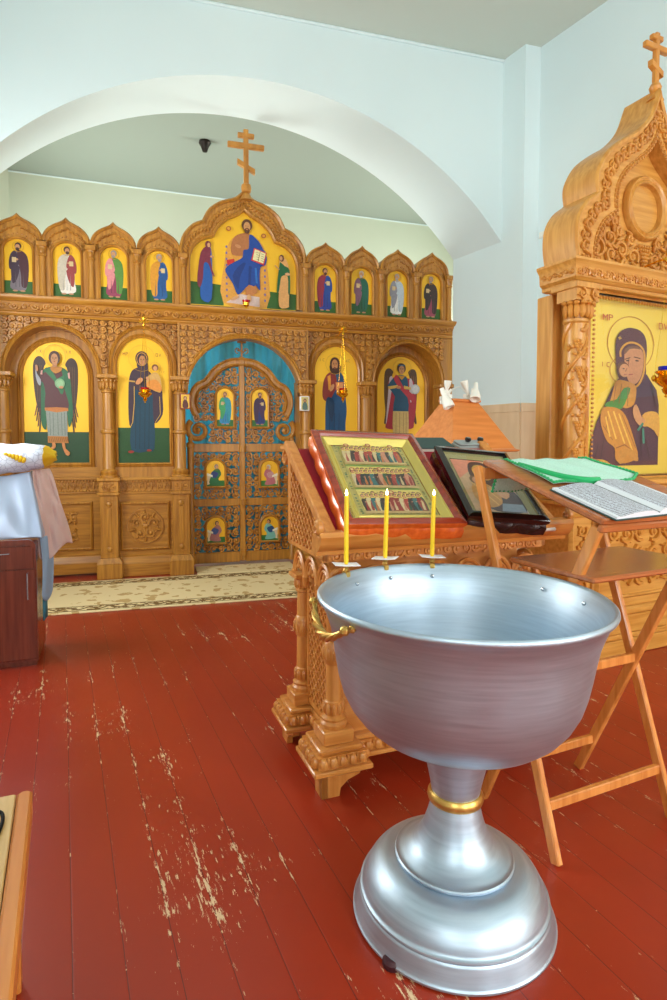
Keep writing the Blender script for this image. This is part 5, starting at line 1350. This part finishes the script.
# --- black framed icon
it = empty('framed_icon', on_slope(.785, .15, .006), 0, 'icon of a mother and child in a shiny black scalloped frame, lying on the lectern', 'icon')
it.rotation_euler = slope_rot(-.16, .60).to_euler()
w, h, d = .35, .47, .085
mb = MB(); wavyframe(mb, w, h, d, .028, 0, 0, .007, 4); ff = mb.build('frame', [M['black']], it)
a, b = w/2-.028, h/2-.028
mb = MB(); ringq(mb, a, b, d-.012, a-.008, b-.008, d-.014); ringq(mb, a-.008, b-.008, d-.014, a-.028, b-.028, d-.026); ringq(mb, a-.028, b-.028, d-.026, a-.03, b-.03, d-.024)
mb.face([(-a+.03,-b+.03,d-.028),(a-.03,-b+.03,d-.028),(a-.03,b-.03,d-.028),(-a+.03,b-.03,d-.028)])
M['oldgilt'] = plain('dull old gilt', (150,144,96), .45, .3); il = mb.build('gilt_slip', M['oldgilt'], it, smooth=False)
st = MB()
for k in range(40):
    t = k/40*2*(2*a+2*b-.08); 
P = Painting(0, .00025); A, B = a-.032, b-.032
P.poly([(-A,-B),(A,-B),(A,B),(-A,B)], (206,168,130)); P.poly([(-A,B*.2),(A*.3,B),(-A,B)], (222,140,110))
P.poly([(-.03,B*.9),(.03,B*.92),(.065,B*.6),(.07,.03),(.11,-.04),(.115,-.16),(-.02,-.17),(-.07,-.1),(-.06,.02),(-.055,.1)], (66,44,52), True, 3)
P.ell(.006, .088, .044, .056, (206,160,70)); P.ell(.005, .085, .036, .048, (206,140,100)); P.ell(-.045, .03, .026, .03, (120,80,50)); P.ell(-.04, .027, .02, .025, (214,150,110))
P.poly([(-.07,.0),(-.01,.01),(.03,-.04),(.02,-.12),(-.05,-.15),(-.09,-.09)], (206,150,80), True, 3); P.poly([(.03,-.02),(.08,-.05),(.05,-.09),(.02,-.06)], (214,160,120), True, 2)
P.line((-.07,.01),(.0,-.13),.005,(236,190,110)); P.line((-.04,.01),(.02,-.1),.004,(236,190,110)); P.poly([(.02,-.12),(.11,-.12),(.11,-.17),(.0,-.17)], (130,150,170))
for x, z in ((.018,.093),(-.01,.09)): P.ell(x, z, .006, .0025, (50,30,24), 6)
P.build('painting', il, M4=Matrix.Translation((0,0,d-.0265)) @ Matrix.Rotation(-pi/2, 4, 'X'))
mb = MB(); mb.face([(-a,-b,d-.012),(a,-b,d-.012),(a,b,d-.012),(-a,b,d-.012)]); mb.build('glass_pane', M['glass'], ff, smooth=False)
# white cloth folded beneath the black icon
mb = MB(); rows = []
for i in range(7):
    rows.append([(-.18+.36*i/6, -.2+.4*j/6, .008+.004*sin(i*1.3+j)) for j in range(7)])
mb.quadgrid(rows); o = mb.build('folded_cloth', M['white']); o.location = on_slope(.835, .13, .004); o.rotation_euler = slope_rot(-.1).to_euler(); s = o.modifiers.new('t','SOLIDIFY'); s.thickness = .012; s.offset = 1
tag(o, 'white folded cloth peeking out at the right edge of the black framed icon', 'cloth')
# books on the back ledge
def book(cover, w, d, h, u, v, rz, lab, z=1.2355):
    t = empty('closed_book', loc(u, v, z, LO, LA_), LA_+rz, lab, 'book'); t.rotation_euler = (.40, 0, LA_+rz)
    mb = MB(); mb.box(-w/2, w/2, -d/2, d/2, 0, .004, 0, .001); mb.box(-w/2, w/2, -d/2, d/2, h-.004, h, 0, .001); mb.box(-w/2, -w/2+.005, -d/2, d/2, 0, h, 0, .001); mb.build('cover', cover, t)
    mb = MB(); mb.box(-w/2+.004, w/2-.004, -d/2+.004, d/2-.004, .004, h-.004); mb.build('pages', M['pages'], t, smooth=False)
book(M['bookgreen'], .20, .13, .03, .735, .50, .02, 'dark green closed book behind the red-brown framed icon', 1.272)
t = empty('silver_case', loc(.955, .50, 1.272, LO, LA_), LA_, 'flat silver box with two small black knobs behind the black framed icon', 'box')
t.rotation_euler = (.30, 0, LA_)
mb = MB(); mb.box(-.085, .085, -.04, .04, 0, .022, 0, .005); mb.box(-.08, .08, -.035, .035, .022, .034, 0, .004); mb.build('case', M['silver'], t)
for x in (-.02, .05):
    mb = MB(); mb.lathe([(.011,.033),(.011,.037),(.015,.04),(.016,.05),(.011,.056),(0,.058)], x, 0, 12); mb.build('knob', M['black'], t)

# =================================================================== PYRAMID CANDLE HOOD with clip lamps
TO = (.6901, 3.5, 0); TA = radians(16)
PO = (.755, 3.60, 0); PA = radians(35)
t = empty('pyramid_box', PO, PA, 'orange wooden stand with a truncated pyramid hood behind the lectern', 'stand')
M['pyr'] = wood('orange hood wood', (202,120,56), (218,138,72), 'x', rough=.35)
mb = MB()
mb.quadgrid([[(-a,-b,z),(a,-b,z),(a,b,z),(-a,b,z)] for a, b, z in ((.27,.20,1.245),(.285,.215,1.25),(.285,.215,1.258),(.265,.195,1.268),(.105,.05,1.54))], True, 0, True)
mb.build('hood', M['pyr'], t, smooth=False)
mb = MB(); mb.box(-.118, .118, -.062, .062, 1.54, 1.556, 0, .003); mb.build('top_board', M['pyr'], t)
mb = MB(); mb.box(-.20, .20, -.14, .14, .08, 1.246); mb.box(-.24, .24, -.18, .18, 0, .08, 0, .01); mb.build('stand_body', M['pyr'], t, smooth=False)
def clip(u, v, rz, dirv, lab, s=1., z=1.556):
    e = empty('clip_lamp', loc(u, v, z, PO, PA), rz, lab, 'lamp', 'white clip lamps on the pyramid hood')
    mb = MB(); mb.box(-.018, .018, -.012, .012, -.012, .014, 0, .003); mb.box(-.02, .02, -.004, .004, .012, .034, 0, .002); mb.tube([(0,0,.01),(0,-.012,.045)], .005, 8); mb.build('clip', M['white'], e)
    D = Vector(dirv).normalized(); mb = MB(); k = s
    mb.lathe([(.0,-.03*k),(.011*k,-.028*k),(.013*k,-.005*k),(.013*k,.01*k),(.02*k,.03*k),(.027*k,.055*k),(.029*k,.078*k),(.025*k,.08*k),(.0,.05*k)], 0, 0, 18)
    mb.xf(Matrix.Translation((0,-.015,.05)) @ D.to_track_quat('Z','Y').to_matrix().to_4x4()); mb.build('lamp_head', M['white'], e)
clip(-.15, -.01, 0, (.35,-.3,-1), 'white clip lamp hanging at the left front corner of the pyramid hood, mouth downward', 1.15, 1.535)
clip(-.085, .03, 0, (.1,-.1,1), 'white clip lamp second from the left on the pyramid hood, mouth upward', .75)
clip(-.04, .05, 0, (-.5,.2,-.6), 'small white clip lamp third from the left on the pyramid hood, half hidden', .6)
clip(.035, -.02, 0, (-.3,-.1,.8), 'small white clip lamp tipped upward just left of the largest lamp head', .8)
clip(.065, -.06, 0, (-.15,-.5,-.8), 'largest white clip lamp at the right front of the pyramid hood, mouth down', 1.1, 1.575)
clip(.13, .02, 0, (.0,.1,-1), 'white clip lamp at the right end of the pyramid hood top', .85)
mb = MB(); mb.tube(osmooth([(-.10,.0,1.58),(-.05,.0,1.62),(.0,.0,1.63),(.05,.0,1.60)], 6), .002, 6); o = mb.build('cord', M['white'], t, label='thin white cord')

# =================================================================== FOLDING STAND
SO = (.6888, 1.7877, 0); SA = radians(25); SW = .53
fs = empty('folding_stand', SO, SA, 'varnished folding wooden reading stand with crossed legs, tilted top and shelf', 'reading stand')
fb = lambda mb, n, mat, parent=fs, **k: mb.build(n, mat, parent, **k)
for x in (.0, SW):
    mb = MB(); mb.obox((x, .0, .0), (x, .405, 1.215), (0,1,0), .036, .022, 0, .004); fb(mb, 'long_leg', M['std'])
for x in (.026, SW-.026):
    mb = MB(); mb.obox((x, .385, .0), (x, -.105, 1.06), (0,1,0), .036, .022, 0, .004); fb(mb, 'cross_leg', M['std'])
mb = MB(); mb.obox((.01, .052, .157), (SW-.01, .052, .157), (0,0,1), .032, .02, 0, .003); fb(mb, 'rail', M['std'])
mb = MB(); mb.obox((.03, .316, .15), (SW-.03, .316, .15), (0,0,1), .032, .02, 0, .003); fb(mb, 'rail', M['std'])
mb = MB(); mb.obox((.03, .14, .53), (SW-.03, .14, .53), (0,0,1), .032, .02, 0, .003); fb(mb, 'rail', M['std'])
mb = MB(); mb.obox((.01, .39, 1.19), (SW-.01, .39, 1.19), (0,0,1), .04, .02, 0, .003); fb(mb, 'rail', M['std'])
mb = MB(); mb.box(.012, SW+.02, -.105, .25, .895, .912, 0, .005); fb(mb, 'shelf', M['stdt'])
bt = (1.222-1.066)/(.395+.13); ba = math.atan(bt)
bz = lambda v: 1.066+(v+.13)*bt
mb = MB(); st = 0
mb.box(.012, SW+.03, .008, .555, 0, .02, 0, .005); mb.box(.014, SW+.028, .004, .024, -.022, .001, 0, .004)
mb.xf(Matrix.Translation((0, -.135, 1.063)) @ Matrix.Rotation(ba, 4, 'X')); fb(mb, 'top_board', M['stdt'])
BM = Matrix.Translation(SO) @ Matrix.Rotation(SA, 4, 'Z') @ Matrix.Translation((0, -.135, 1.063)) @ Matrix.Rotation(ba, 4, 'X') @ Matrix.Translation((0,0,.0205))
def onboard(v): return (v+.135)/cos(ba)
# mint cloth: outline in board coordinates
def cloth_sheet(outline_rows, wav=.002):
    rows = []
    for i, r in enumerate(outline_rows): rows.append([(p[0], p[1], p[2]+wav*sin(i*1.7+j*1.1)) for j, p in enumerate(r)])
    return rows
ccl = empty('crochet_edged_cloth', BM.translation, 0, 'mint green cloth with emerald crochet edge draped over the far edge of the reading stand', 'cloth')
ccl.rotation_euler = BM.to_euler()
back = .558
rows = []; NB = 22
def cedge(t):   # near edge of the cloth across the width (x, y)
    pts = [(.085,.28),(.22,.285),(.32,.27),(.44,.275),(.53,.33)]
    k = t*(len(pts)-1); i = min(int(k), len(pts)-2); f = k-i; return (pts[i][0]+(pts[i+1][0]-pts[i][0])*f, pts[i][1]+(pts[i+1][1]-pts[i][1])*f)
for i in range(NB+1):
    t = i/NB; nx, ny = cedge(t); x1 = .11+(.50-.11)*t; row = []
    for j in range(13):
        s = j/12
        if s <= .72: f = s/.72; row.append((nx+(x1-nx)*f, ny+(back-ny)*f, .004+.003*sin(i*.9+j*.6)+.004*(1-f)))
        else:
            f = (s-.72)/.28; drop = (.135 if t < .35 else .135-.1*(t-.35)); row.append((x1-.01*f, back+.012+.004*sin(i), -.0-drop*f))
    rows.append(row)
mb = MB(); mb.quadgrid(rows); o = mb.build('cloth', M['mint'], ccl); s = o.modifiers.new('t','SOLIDIFY'); s.thickness = .004
mb = MB(); per = [r[0] for r in rows]+rows[-1][1:]+[r[-1] for r in rows[::-1]][1:]+rows[0][::-1][1:-1]
# fringe of small picots
tot = 0
for a, b in zip(per, per[1:]+per[:1]):
    L = (Vector(b)-Vector(a)).length; n = max(1, int(L/.012))
    for q in range(n):
        c = Vector(a).lerp(Vector(b), q/n); mb.blob((c.x, c.y, c.z+.003), .0065, .0065, .005, 6)
mb.tube([(p[0], p[1], p[2]+.002) for p in per], .004, 5, closed=True)
mb.build('crochet_edge', M['greencroch'], ccl)
# rolled green fringe with bead on the near left edge
mb = MB(); mb.tube(osmooth([(.10,.47,.012),(.12,.40,.014),(.16,.32,.014),(.22,.275,.014),(.27,.27,.012)], 5), [.005+.0006*k for k in range(21)], 7); mb.build('rolled_fringe', M['greencroch'], ccl)
mb = MB()
for k in range(6): mb.blob((.215+.01*k, .282-.002*k, .018), .008, .008, .008, 8)
mb.build('bead', M['knot'], ccl)
# open book
ob = empty('open_book', (BM @ Matrix.Translation((.242,.105,0))).translation, 0, 'open printed book lying on the near half of the reading stand', 'book')
ob.rotation_euler = (BM @ Matrix.Rotation(radians(3), 4, 'Z')).to_euler()
g0, g1 = (-.012, .145), (-.012, -.095)     # gutter ends
def page(side, wid, thick, mat, name):
    mb = MB(); rows = []; n = 12
    for i in range(n+1):
        t = i/n; x = side*wid*t; z = thick*(1-.35*t)+.010*sin(pi*min(1, t*1.15))*(1-t*.4) if t > 0 else thick*.55
        rows.append([(x-.01, y, z+.004) for y in (-.10, -.085, -.0, .10, .125, .14)])
    mb.quadgrid(rows[:2], mi=1); mb.quadgrid(rows[1:-1], mi=0); mb.quadgrid(rows[-2:], mi=1)
    # page block edges
    for y in (-.10, .14):
        mb.quadgrid([[(r[0][0], y, r[0][2]) for r in rows], [(r[0][0], y, .004) for r in rows]], mi=1)
    mb.quadgrid([[(rows[-1][0][0], y, rows[-1][0][2]) for y in (-.10,.14)], [(rows[-1][0][0], y, .004) for y in (-.10,.14)]], mi=1)
    return mb.build(name, [mat, M['pageplain']], ob)
page(-1, .19, .010, M['page'], 'left_page'); page(1, .19, .017, M['page'], 'right_page')
mb = MB(); mb.box(-.205, -.01, -.105, .145, 0, .004, 0, .001); mb.box(-.01, .185, -.105, .145, 0, .004, 0, .001); mb.build('cover', M['bookgreen'], ob)
mb = MB(); mb.box(.03, .10, .118, .128, .032, .0335); 
mb.box(-.06, -.045, -.06, -.05, .0185, .0205); mb.build('printed_ornament', plain('grey print', (110,110,120), .8), ob) if False else None

# =================================================================== FONT
FO = Vector((.3322, 1.6198, 0)); FR = Matrix.Rotation(.0173, 4, 'Y') @ Matrix.Rotation(.0066, 4, 'X')
fo = empty('baptismal_font', (FO.x, FO.y, .0), 0, 'large brushed aluminium font bowl on a flared pedestal with a brass collar', 'baptismal font')
fo.rotation_euler = FR.to_euler()
ob_ = lambda mb, n, mat, parent=fo, **k: mb.build(n, mat, parent, **k)
outp = [(.09,.500),(.13,.502),(.17,.507),(.21,.518),(.245,.535),(.275,.560),(.30,.592),(.318,.628),(.330,.668),(.338,.71),(.346,.76),(.354,.80),(.364,.83),(.374,.855),(.384,.872)]
inp = [(.378,.884),(.369,.868),(.358,.845),(.346,.80),(.338,.76),(.330,.71),(.320,.665),(.306,.62),(.286,.594),(.262,.568),(.23,.545),(.19,.526),(.14,.514),(.06,.510),(.0,.510)]
bead_ = [(.384,.872),(.3895,.875),(.3925,.881),(.3915,.888),(.387,.892),(.381,.890),(.378,.884)]
mb = MB(); mb.lathe([(0,.50)]+outp+bead_[1:]+inp[1:], 0, 0, 96, cap=False)
bowl = ob_(mb, 'bowl', M['alu'], angle=60)
mb = MB(); mb.lathe([(.125,.505),(.108,.498),(.098,.48),(.090,.45),(.080,.41),(.071,.37),(.066,.34),(.065,.32)], 0, 0, 64, cap=False)
ob_(mb, 'stem', M['alu'])
mb = MB(); mb.lathe([(.058,.345),(.070,.342),(.076,.334),(.077,.325),(.074,.316),(.066,.311),(.058,.31)], 0, 0, 56, cap=False); ob_(mb, 'brass_collar', M['goldsat'])
ped = osmooth([(.064,.318),(.070,.295),(.079,.262),(.094,.225),(.116,.193),(.145,.172),(.156,.168)], 4)+[(.160,.168),(.163,.165),(.163,.160),(.160,.157),(.158,.156)]+osmooth([(.162,.156),(.195,.146),(.225,.122),(.243,.096),(.251,.076)], 4)+[(.254,.072),(.258,.070),(.259,.066),(.257,.062),(.258,.060)]+osmooth([(.260,.058),(.264,.045),(.269,.028),(.274,.014)], 3)+[(.277,.011),(.277,.006),(.270,.004)]
mb = MB(); mb.lathe(ped+[(.24,.012),(.0,.05)], 0, 0, 96, cap=False); ob_(mb, 'pedestal', M['alu'], angle=40)
mb = MB(); mb.lathe([(.022,-.006),(.026,.0),(.026,.012),(.02,.02)], -.185, -.185, 14); ob_(mb, 'rubber_foot', M['rubber'])
# screws inside the rim
for a in (139.5, 116.5, 93, 35, 8):
    a = radians(a); mb = MB(); mb.blob((.3595*cos(a), .3595*sin(a), .855), .0065, .0065, .0065, 8); ob_(mb, 'screw', M['steel'], bowl)
# handles (brass rope between two knobs), one on each side
def handle(c0):
    mb = MB(); a0, a1 = radians(c0-19), radians(c0+19); r = .382
    for a in (a0, a1):
        d = Vector((cos(a), sin(a), 0)); p = Vector((.368*cos(a), .368*sin(a), .860))
        for k, (s, rad) in enumerate(((.012,.010),(.024,.008),(.034,.0125))):
            mb.blob(tuple(p+d*s), rad, rad, rad, 12)
        mb.tube([tuple(p-d*.0), tuple(p+d*.035)], .007, 8)
    for ph in (0, 2*pi/3, 4*pi/3):
        pth = []
        for k in range(33):
            t = k/32; a = a0+(a1-a0)*t; sag = .048*(1-(2*t-1)**2); tw = ph+t*2*pi*2.2; rr_ = .0035+.003*sin(pi*t)
            R_ = .399-.004*sin(pi*t)
            pth.append(((R_+rr_*cos(tw))*cos(a), (R_+rr_*cos(tw))*sin(a), .860-sag+rr_*sin(tw)))
        mb.tube(pth, [.004+.0028*sin(pi*k/32) for k in range(33)], 8)
    ob_(mb, 'rope_handle', M['goldsat'], bowl)
handle(198); handle(18)

# =================================================================== CANDLES
cands = [(143.2, 'thin lit yellow candle, leftmost of three on the font rim', .185, .002), (117.5, 'thin lit yellow candle, middle one of three on the font rim', .178, .012), (92.5, 'thin lit yellow candle, rightmost of three on the font rim', .176, .012)]
for i, (deg, lab, hh, tl) in enumerate(cands):
    a = radians(deg); P0 = FR @ Vector((.385*cos(a), .385*sin(a), .885)); P0 = P0+Vector((FO.x, FO.y, 0))
    e = empty('candle_holder', P0, a, ('brass clip holder on the font rim under the leftmost candle', 'brass clip holder on the font rim under the middle candle', 'brass clip holder on the font rim under the rightmost candle')[i], 'candle holder', 'candle holders on the font rim')
    mb = MB(); mb.box(-.012, .012, -.008, .008, -.008, .010, 0, .002); mb.lathe([(.006,.008),(.010,.014),(.007,.02),(.011,.026),(.008,.03),(.0,.03)], 0, 0, 12); mb.build('cup', M['goldsat'], e)
    mb = MB(); rz = (.2, -.35, .1)[i]
    w, d = .040, .028
    n = 5; rows = [[(-w+2*w*p/n, -d+2*d*q/n, .0315+.004*(p/n-.5)*(1 if i % 2 else -1)+.006*abs(p/n-.5)**2) for q in range(n+1)] for p in range(n+1)]
    mb.quadgrid(rows); o = mb.build('drip_card', M['paper']); o.location = P0; o.rotation_euler = (0, 0, rz); s = o.modifiers.new('t','SOLIDIFY'); s.thickness = .0012
    tag(o, ('white paper drip card at the foot of the leftmost candle', 'white paper drip card at the foot of the middle candle', 'white paper drip card at the foot of the rightmost candle')[i], 'card', 'paper drip cards under the candles')
    c = empty('candle', P0+Vector((0,0,.034)), 0, lab, 'candle', 'candles on the font rim'); c.rotation_euler = (0, tl*2, 0)
    hh2 = hh+.025
    mb = MB(); mb.lathe([(.0052,-.002),(.0072,.004),(.0070,hh2*.3),(.0073,hh2*.6),(.0066,hh2-.002),(.004,hh2),(.001,hh2-.001)], 0, 0, 14); mb.build('wax', M['wax'], c)
    mb = MB(); mb.tube([(0,0,hh2-.002),(.0004,0,hh2+.004),(.0012,0,hh2+.007)], .0009, 6); mb.build('wick', M['dark'], c)
    mb = MB(); mb.lathe([(.0,hh2+.001),(.003,hh2+.003),(.0045,hh2+.007),(.0035,hh2+.013),(.0012,hh2+.019),(0,hh2+.023)], 0, 0, 12); mb.build('flame', M['flame'], c)

# =================================================================== LEFT CABINET with vestments
CO = (-1.7191, 3.4371, 0); CA = radians(20)
cb = empty('cabinet', CO, CA, 'dark cherry bedside cabinet with a drawer and a door at the left edge', 'cabinet')
cbb = lambda mb, n, mat, parent=cb, **k: mb.build(n, mat, parent, **k)
mb = MB(); mb.box(-.55, 0, .016, .40, .03, .715); mb.box(-.54, -.01, .03, .40, 0, .03); cbb(mb, 'body', M['mahog'], smooth=False)
mb = MB(); P_ = [(-.56,.715)]+[(-.56,.742)]+[(.0-.045+.045*sin(t), .70+.042*cos(t)) for t in [k*pi/2/8 for k in range(9)]]+[(.0,.60),(-.012,.60),(-.012,.69),(-.04,.715)]
mb.prism(P_, .0, .41); cbb(mb, 'curved_top', M['mahog'])
mb = MB(); mb.box(-.545, -.014, .0, .018, .575, .705, 0, .002); dr = cbb(mb, 'drawer', M['mahog'])
mb = MB(); mb.tube([(-.30,.0,.665),(-.30,-.02,.665),(-.135,-.02,.668),(-.135,.0,.668)], .004, 8); cbb(mb, 'handle', M['steel'], dr)
mb = MB(); mb.box(-.545, -.006, .0, .018, .045, .57, 0, .002); dr = cbb(mb, 'door', M['mahog'])
mb = MB(); mb.tube([(-.044,.0,.55),(-.044,-.02,.55),(-.044,-.02,.40),(-.044,.0,.40)], .0042, 8); cbb(mb, 'handle', M['steel'], dr)
def cl(name, mat, rows, lab, cat='cloth', th=.006, sub=1):
    mb = MB(); mb.quadgrid(rows); o = mb.build(name, mat); o.location = CO; o.rotation_euler = (0,0,CA)
    s = o.modifiers.new('t','SOLIDIFY'); s.thickness = th
    if sub: q = o.modifiers.new('s','SUBSURF'); q.levels = sub; q.render_levels = sub
    tag(o, lab, cat); return o
# satin sheet: falls from a peak at the upper right, flaring downward to the cabinet top
rows = []
for i in range(15):
    t = i/14; z = 1.12-.375*t; row = []
    for j in range(34):
        s = j/33                         # 0 far left front .. 1 right edge .. wraps back
        if s < .8:
            f = s/.8; x0 = -.50; x1 = -.035+.075*t; x = x0+(x1-x0)*f; y = .13-.15*t*(1-.4*f)
            fold = .030*sin(f*9+t*2.2-1.2)*(.3+.9*t)+.010*sin(f*19-t*3)*t
            y += fold
        else:
            f = (s-.8)/.2; x = -.035+.075*t-.01*f; y = .13-.15*t*.6+.26*f+.01*sin(f*9+t*4)
        row.append((x, y, z+.012*sin(s*9)*(1-t)))
    rows.append(row)
cl('satin_cloth', M['satin'], rows, 'shiny white satin sheet falling in folds onto the cherry cabinet')
# brocade pad/vestment draped over the top, rounded front edge with gold trim
def pad():
    mb = MB(); rows = []; N = 26
    for i in range(N+1):
        t = i/N; x = -.56+.655*t
        sl = .0+(.16*(1-t) if t < 1 else 0)
        e_ = sqrt(max(.12, 1-max(0, (t-.86)/.14)**2)); mid = 1.185+.035*t; hh_ = (.115-.045*t)*e_; dd = .13*e_; row = []
        for k in range(20):
            a = 2*pi*k/20; row.append((x+.004*sin(k*2+i), .16+.05*(1-t)-(dd*cos(a))-.10*(1-t)*(1 if sin(a) < 0 else 0)*abs(sin(a)), mid+hh_*sin(a)+.004*sin(i*1.1+k)))
        rows.append(row)
    return rows
rows = pad(); t_ = empty('brocade_vestment', CO, CA, 'white and silver brocade vestment with gold ornament draped on top of the satin', 'vestment')
mb = MB(); mb.quadgrid(rows[:-1], True, 0, True); o = mb.build('brocade', M['brocade'], t_, angle=80)
mb = MB(); r1 = rows[-3]; r2 = rows[-1]; mid_ = Vector(r2[0])
def scl(r, s, dx):
    c = Vector((sum(p[0] for p in r)/len(r), sum(p[1] for p in r)/len(r), sum(p[2] for p in r)/len(r))); return [tuple(c+(Vector(p)-c)*s+Vector((dx,0,0))) for p in r]
mb.quadgrid([scl(rows[-3], 1.03, 0), scl(rows[-2], 1.08, 0), scl(r2, 1.22, .002), scl(r2, 1.15, .01), scl(r2, .8, .008)], True, 0, True); M['goldtrim'] = plain('gold braid', (236,196,40), .4, .4); mb.build('gold_trim', M['goldtrim'], t_)
mb = MB()
for k in range(9):
    x = -.145+.018*k; z = 1.235-.007*k; s_ = 1-abs(k-4)/5
    mb.blob((x, .035+.035*(z < 1.2), z), .013, .012, .006+.016*s_, 6, 0, -.3)
mb.build('gold_ornament', M['goldtrim'], t_)
mb = MB()
for (x, z) in ((-.20,1.13),(-.30,1.13),(-.26,1.20)):
    for k in range(4): a = k*pi/2; mb.blob((x+.012*cos(a), .012, z+.012*sin(a)), .008, .006, .005, 6, 0, a)
mb.build('cross_motif', plain('bronze thread', (176,130,70), .5, .4), t_)
# pink linen hanging behind at the right
rows = []
for i in range(13):
    t = i/12; z = 1.14-.49*t; row = []
    for j in range(17):
        s = j/16; x = -.03+(.085+.095*t**.8)*s+.03*t; y = .16+.12*s+.018*sin(s*9+t*6)+.01*sin(s*21-t*9)
        row.append((x, y, z-(.05*(1-s)+.03*sin(s*6))*t))
    rows.append(row)
cl('linen_cloth', M['pinkcl'], rows, 'pale pink linen cloth hanging crumpled at the right side of the cabinet')
rows = []
for i in range(9):
    t = i/8; z = .74-.36*t; row = []
    for j in range(9):
        s = j/8; row.append((.012+.05*s+.01*sin(t*3), .12+.14*s+.012*sin(s*8+t*3), z-.05*sin(pi*s)*t))
    rows.append(row)
cl('blue_cloth', M['bluecl'], rows, 'pale blue cloth hanging under the pink linen beside the cabinet')
rows = [[(.008+.012*s, .2+.1*s, .46-.25*t) for s in (0,.5,1)] for t in (0,.5,1)]
cl('teal_cloth', M['tealcl'], rows, 'narrow strip of teal cloth low at the cabinet side', sub=0)

# =================================================================== BENCH (lower left) with cable
BA = radians(24)
be = empty('bench', (-.7377, 1.4302, 0), BA, 'low light wood bench with an orange side edge at the lower left corner', 'bench')
mb = MB(); mb.box(-.36, -.035, -1.05, 0, .425, .45, 0, .003); mb.build('seat_board', M['bench'], be)
mb = MB(); mb.box(-.033, .0, -1.06, .004, .39, .452, 0, .006); mb.build('side_rail', M['benche'], be)
mb = MB(); mb.box(-.36, -.036, -1.03, -.015, .40, .4248); mb.build('under_board', M['benche'], be, smooth=False)
for x, y in ((-.05, -.05), (-.33, -.05), (-.05, -1.0), (-.33, -1.0)):
    mb = MB(); mb.box(x-.02, x+.02, y-.02, y+.02, 0, .40, 0, .003); mb.build('leg', M['benche'], be)
mb = MB(); mb.tube(osmooth([(-.11,-.25,0),(-.07,-.20,.0),(-.055,-.13,.0),(-.06,-.08,.0),(-.09,-.065,.0),(-.14,-.09,0),(-.2,-.16,0)], 6), .004, 7)
o = mb.build('cable', M['cable']); o.location = (-.7377, 1.4302, .4545); o.rotation_euler = (0,0,BA); tag(o, 'thin black cable looped on the bench at the lower left', 'cable')

# =================================================================== WORLD, CAMERA, VIEW
w = bpy.data.worlds.new('sky'); SC.world = w; w.use_nodes = True
bg = w.node_tree.nodes['Background']; bg.inputs['Color'].default_value = rgba((205,225,245)); bg.inputs['Strength'].default_value = 1.5
cam = bpy.data.cameras.new('camera'); co = bpy.data.objects.new('camera', cam); COL.objects.link(co); SC.camera = co
co.location = (0, 0, H); co.rotation_euler = (radians(90-2.8), 0, 0)
cam.sensor_fit = 'VERTICAL'; cam.sensor_height = 36; cam.lens = 600/1000*36; cam.clip_start = .05; cam.clip_end = 100
cam.shift_y = -.028
SC.view_settings.view_transform = 'Standard'; SC.view_settings.look = 'None'; SC.view_settings.gamma = 1; SC.view_settings.use_curve_mapping = False
SC.view_settings.exposure = .38
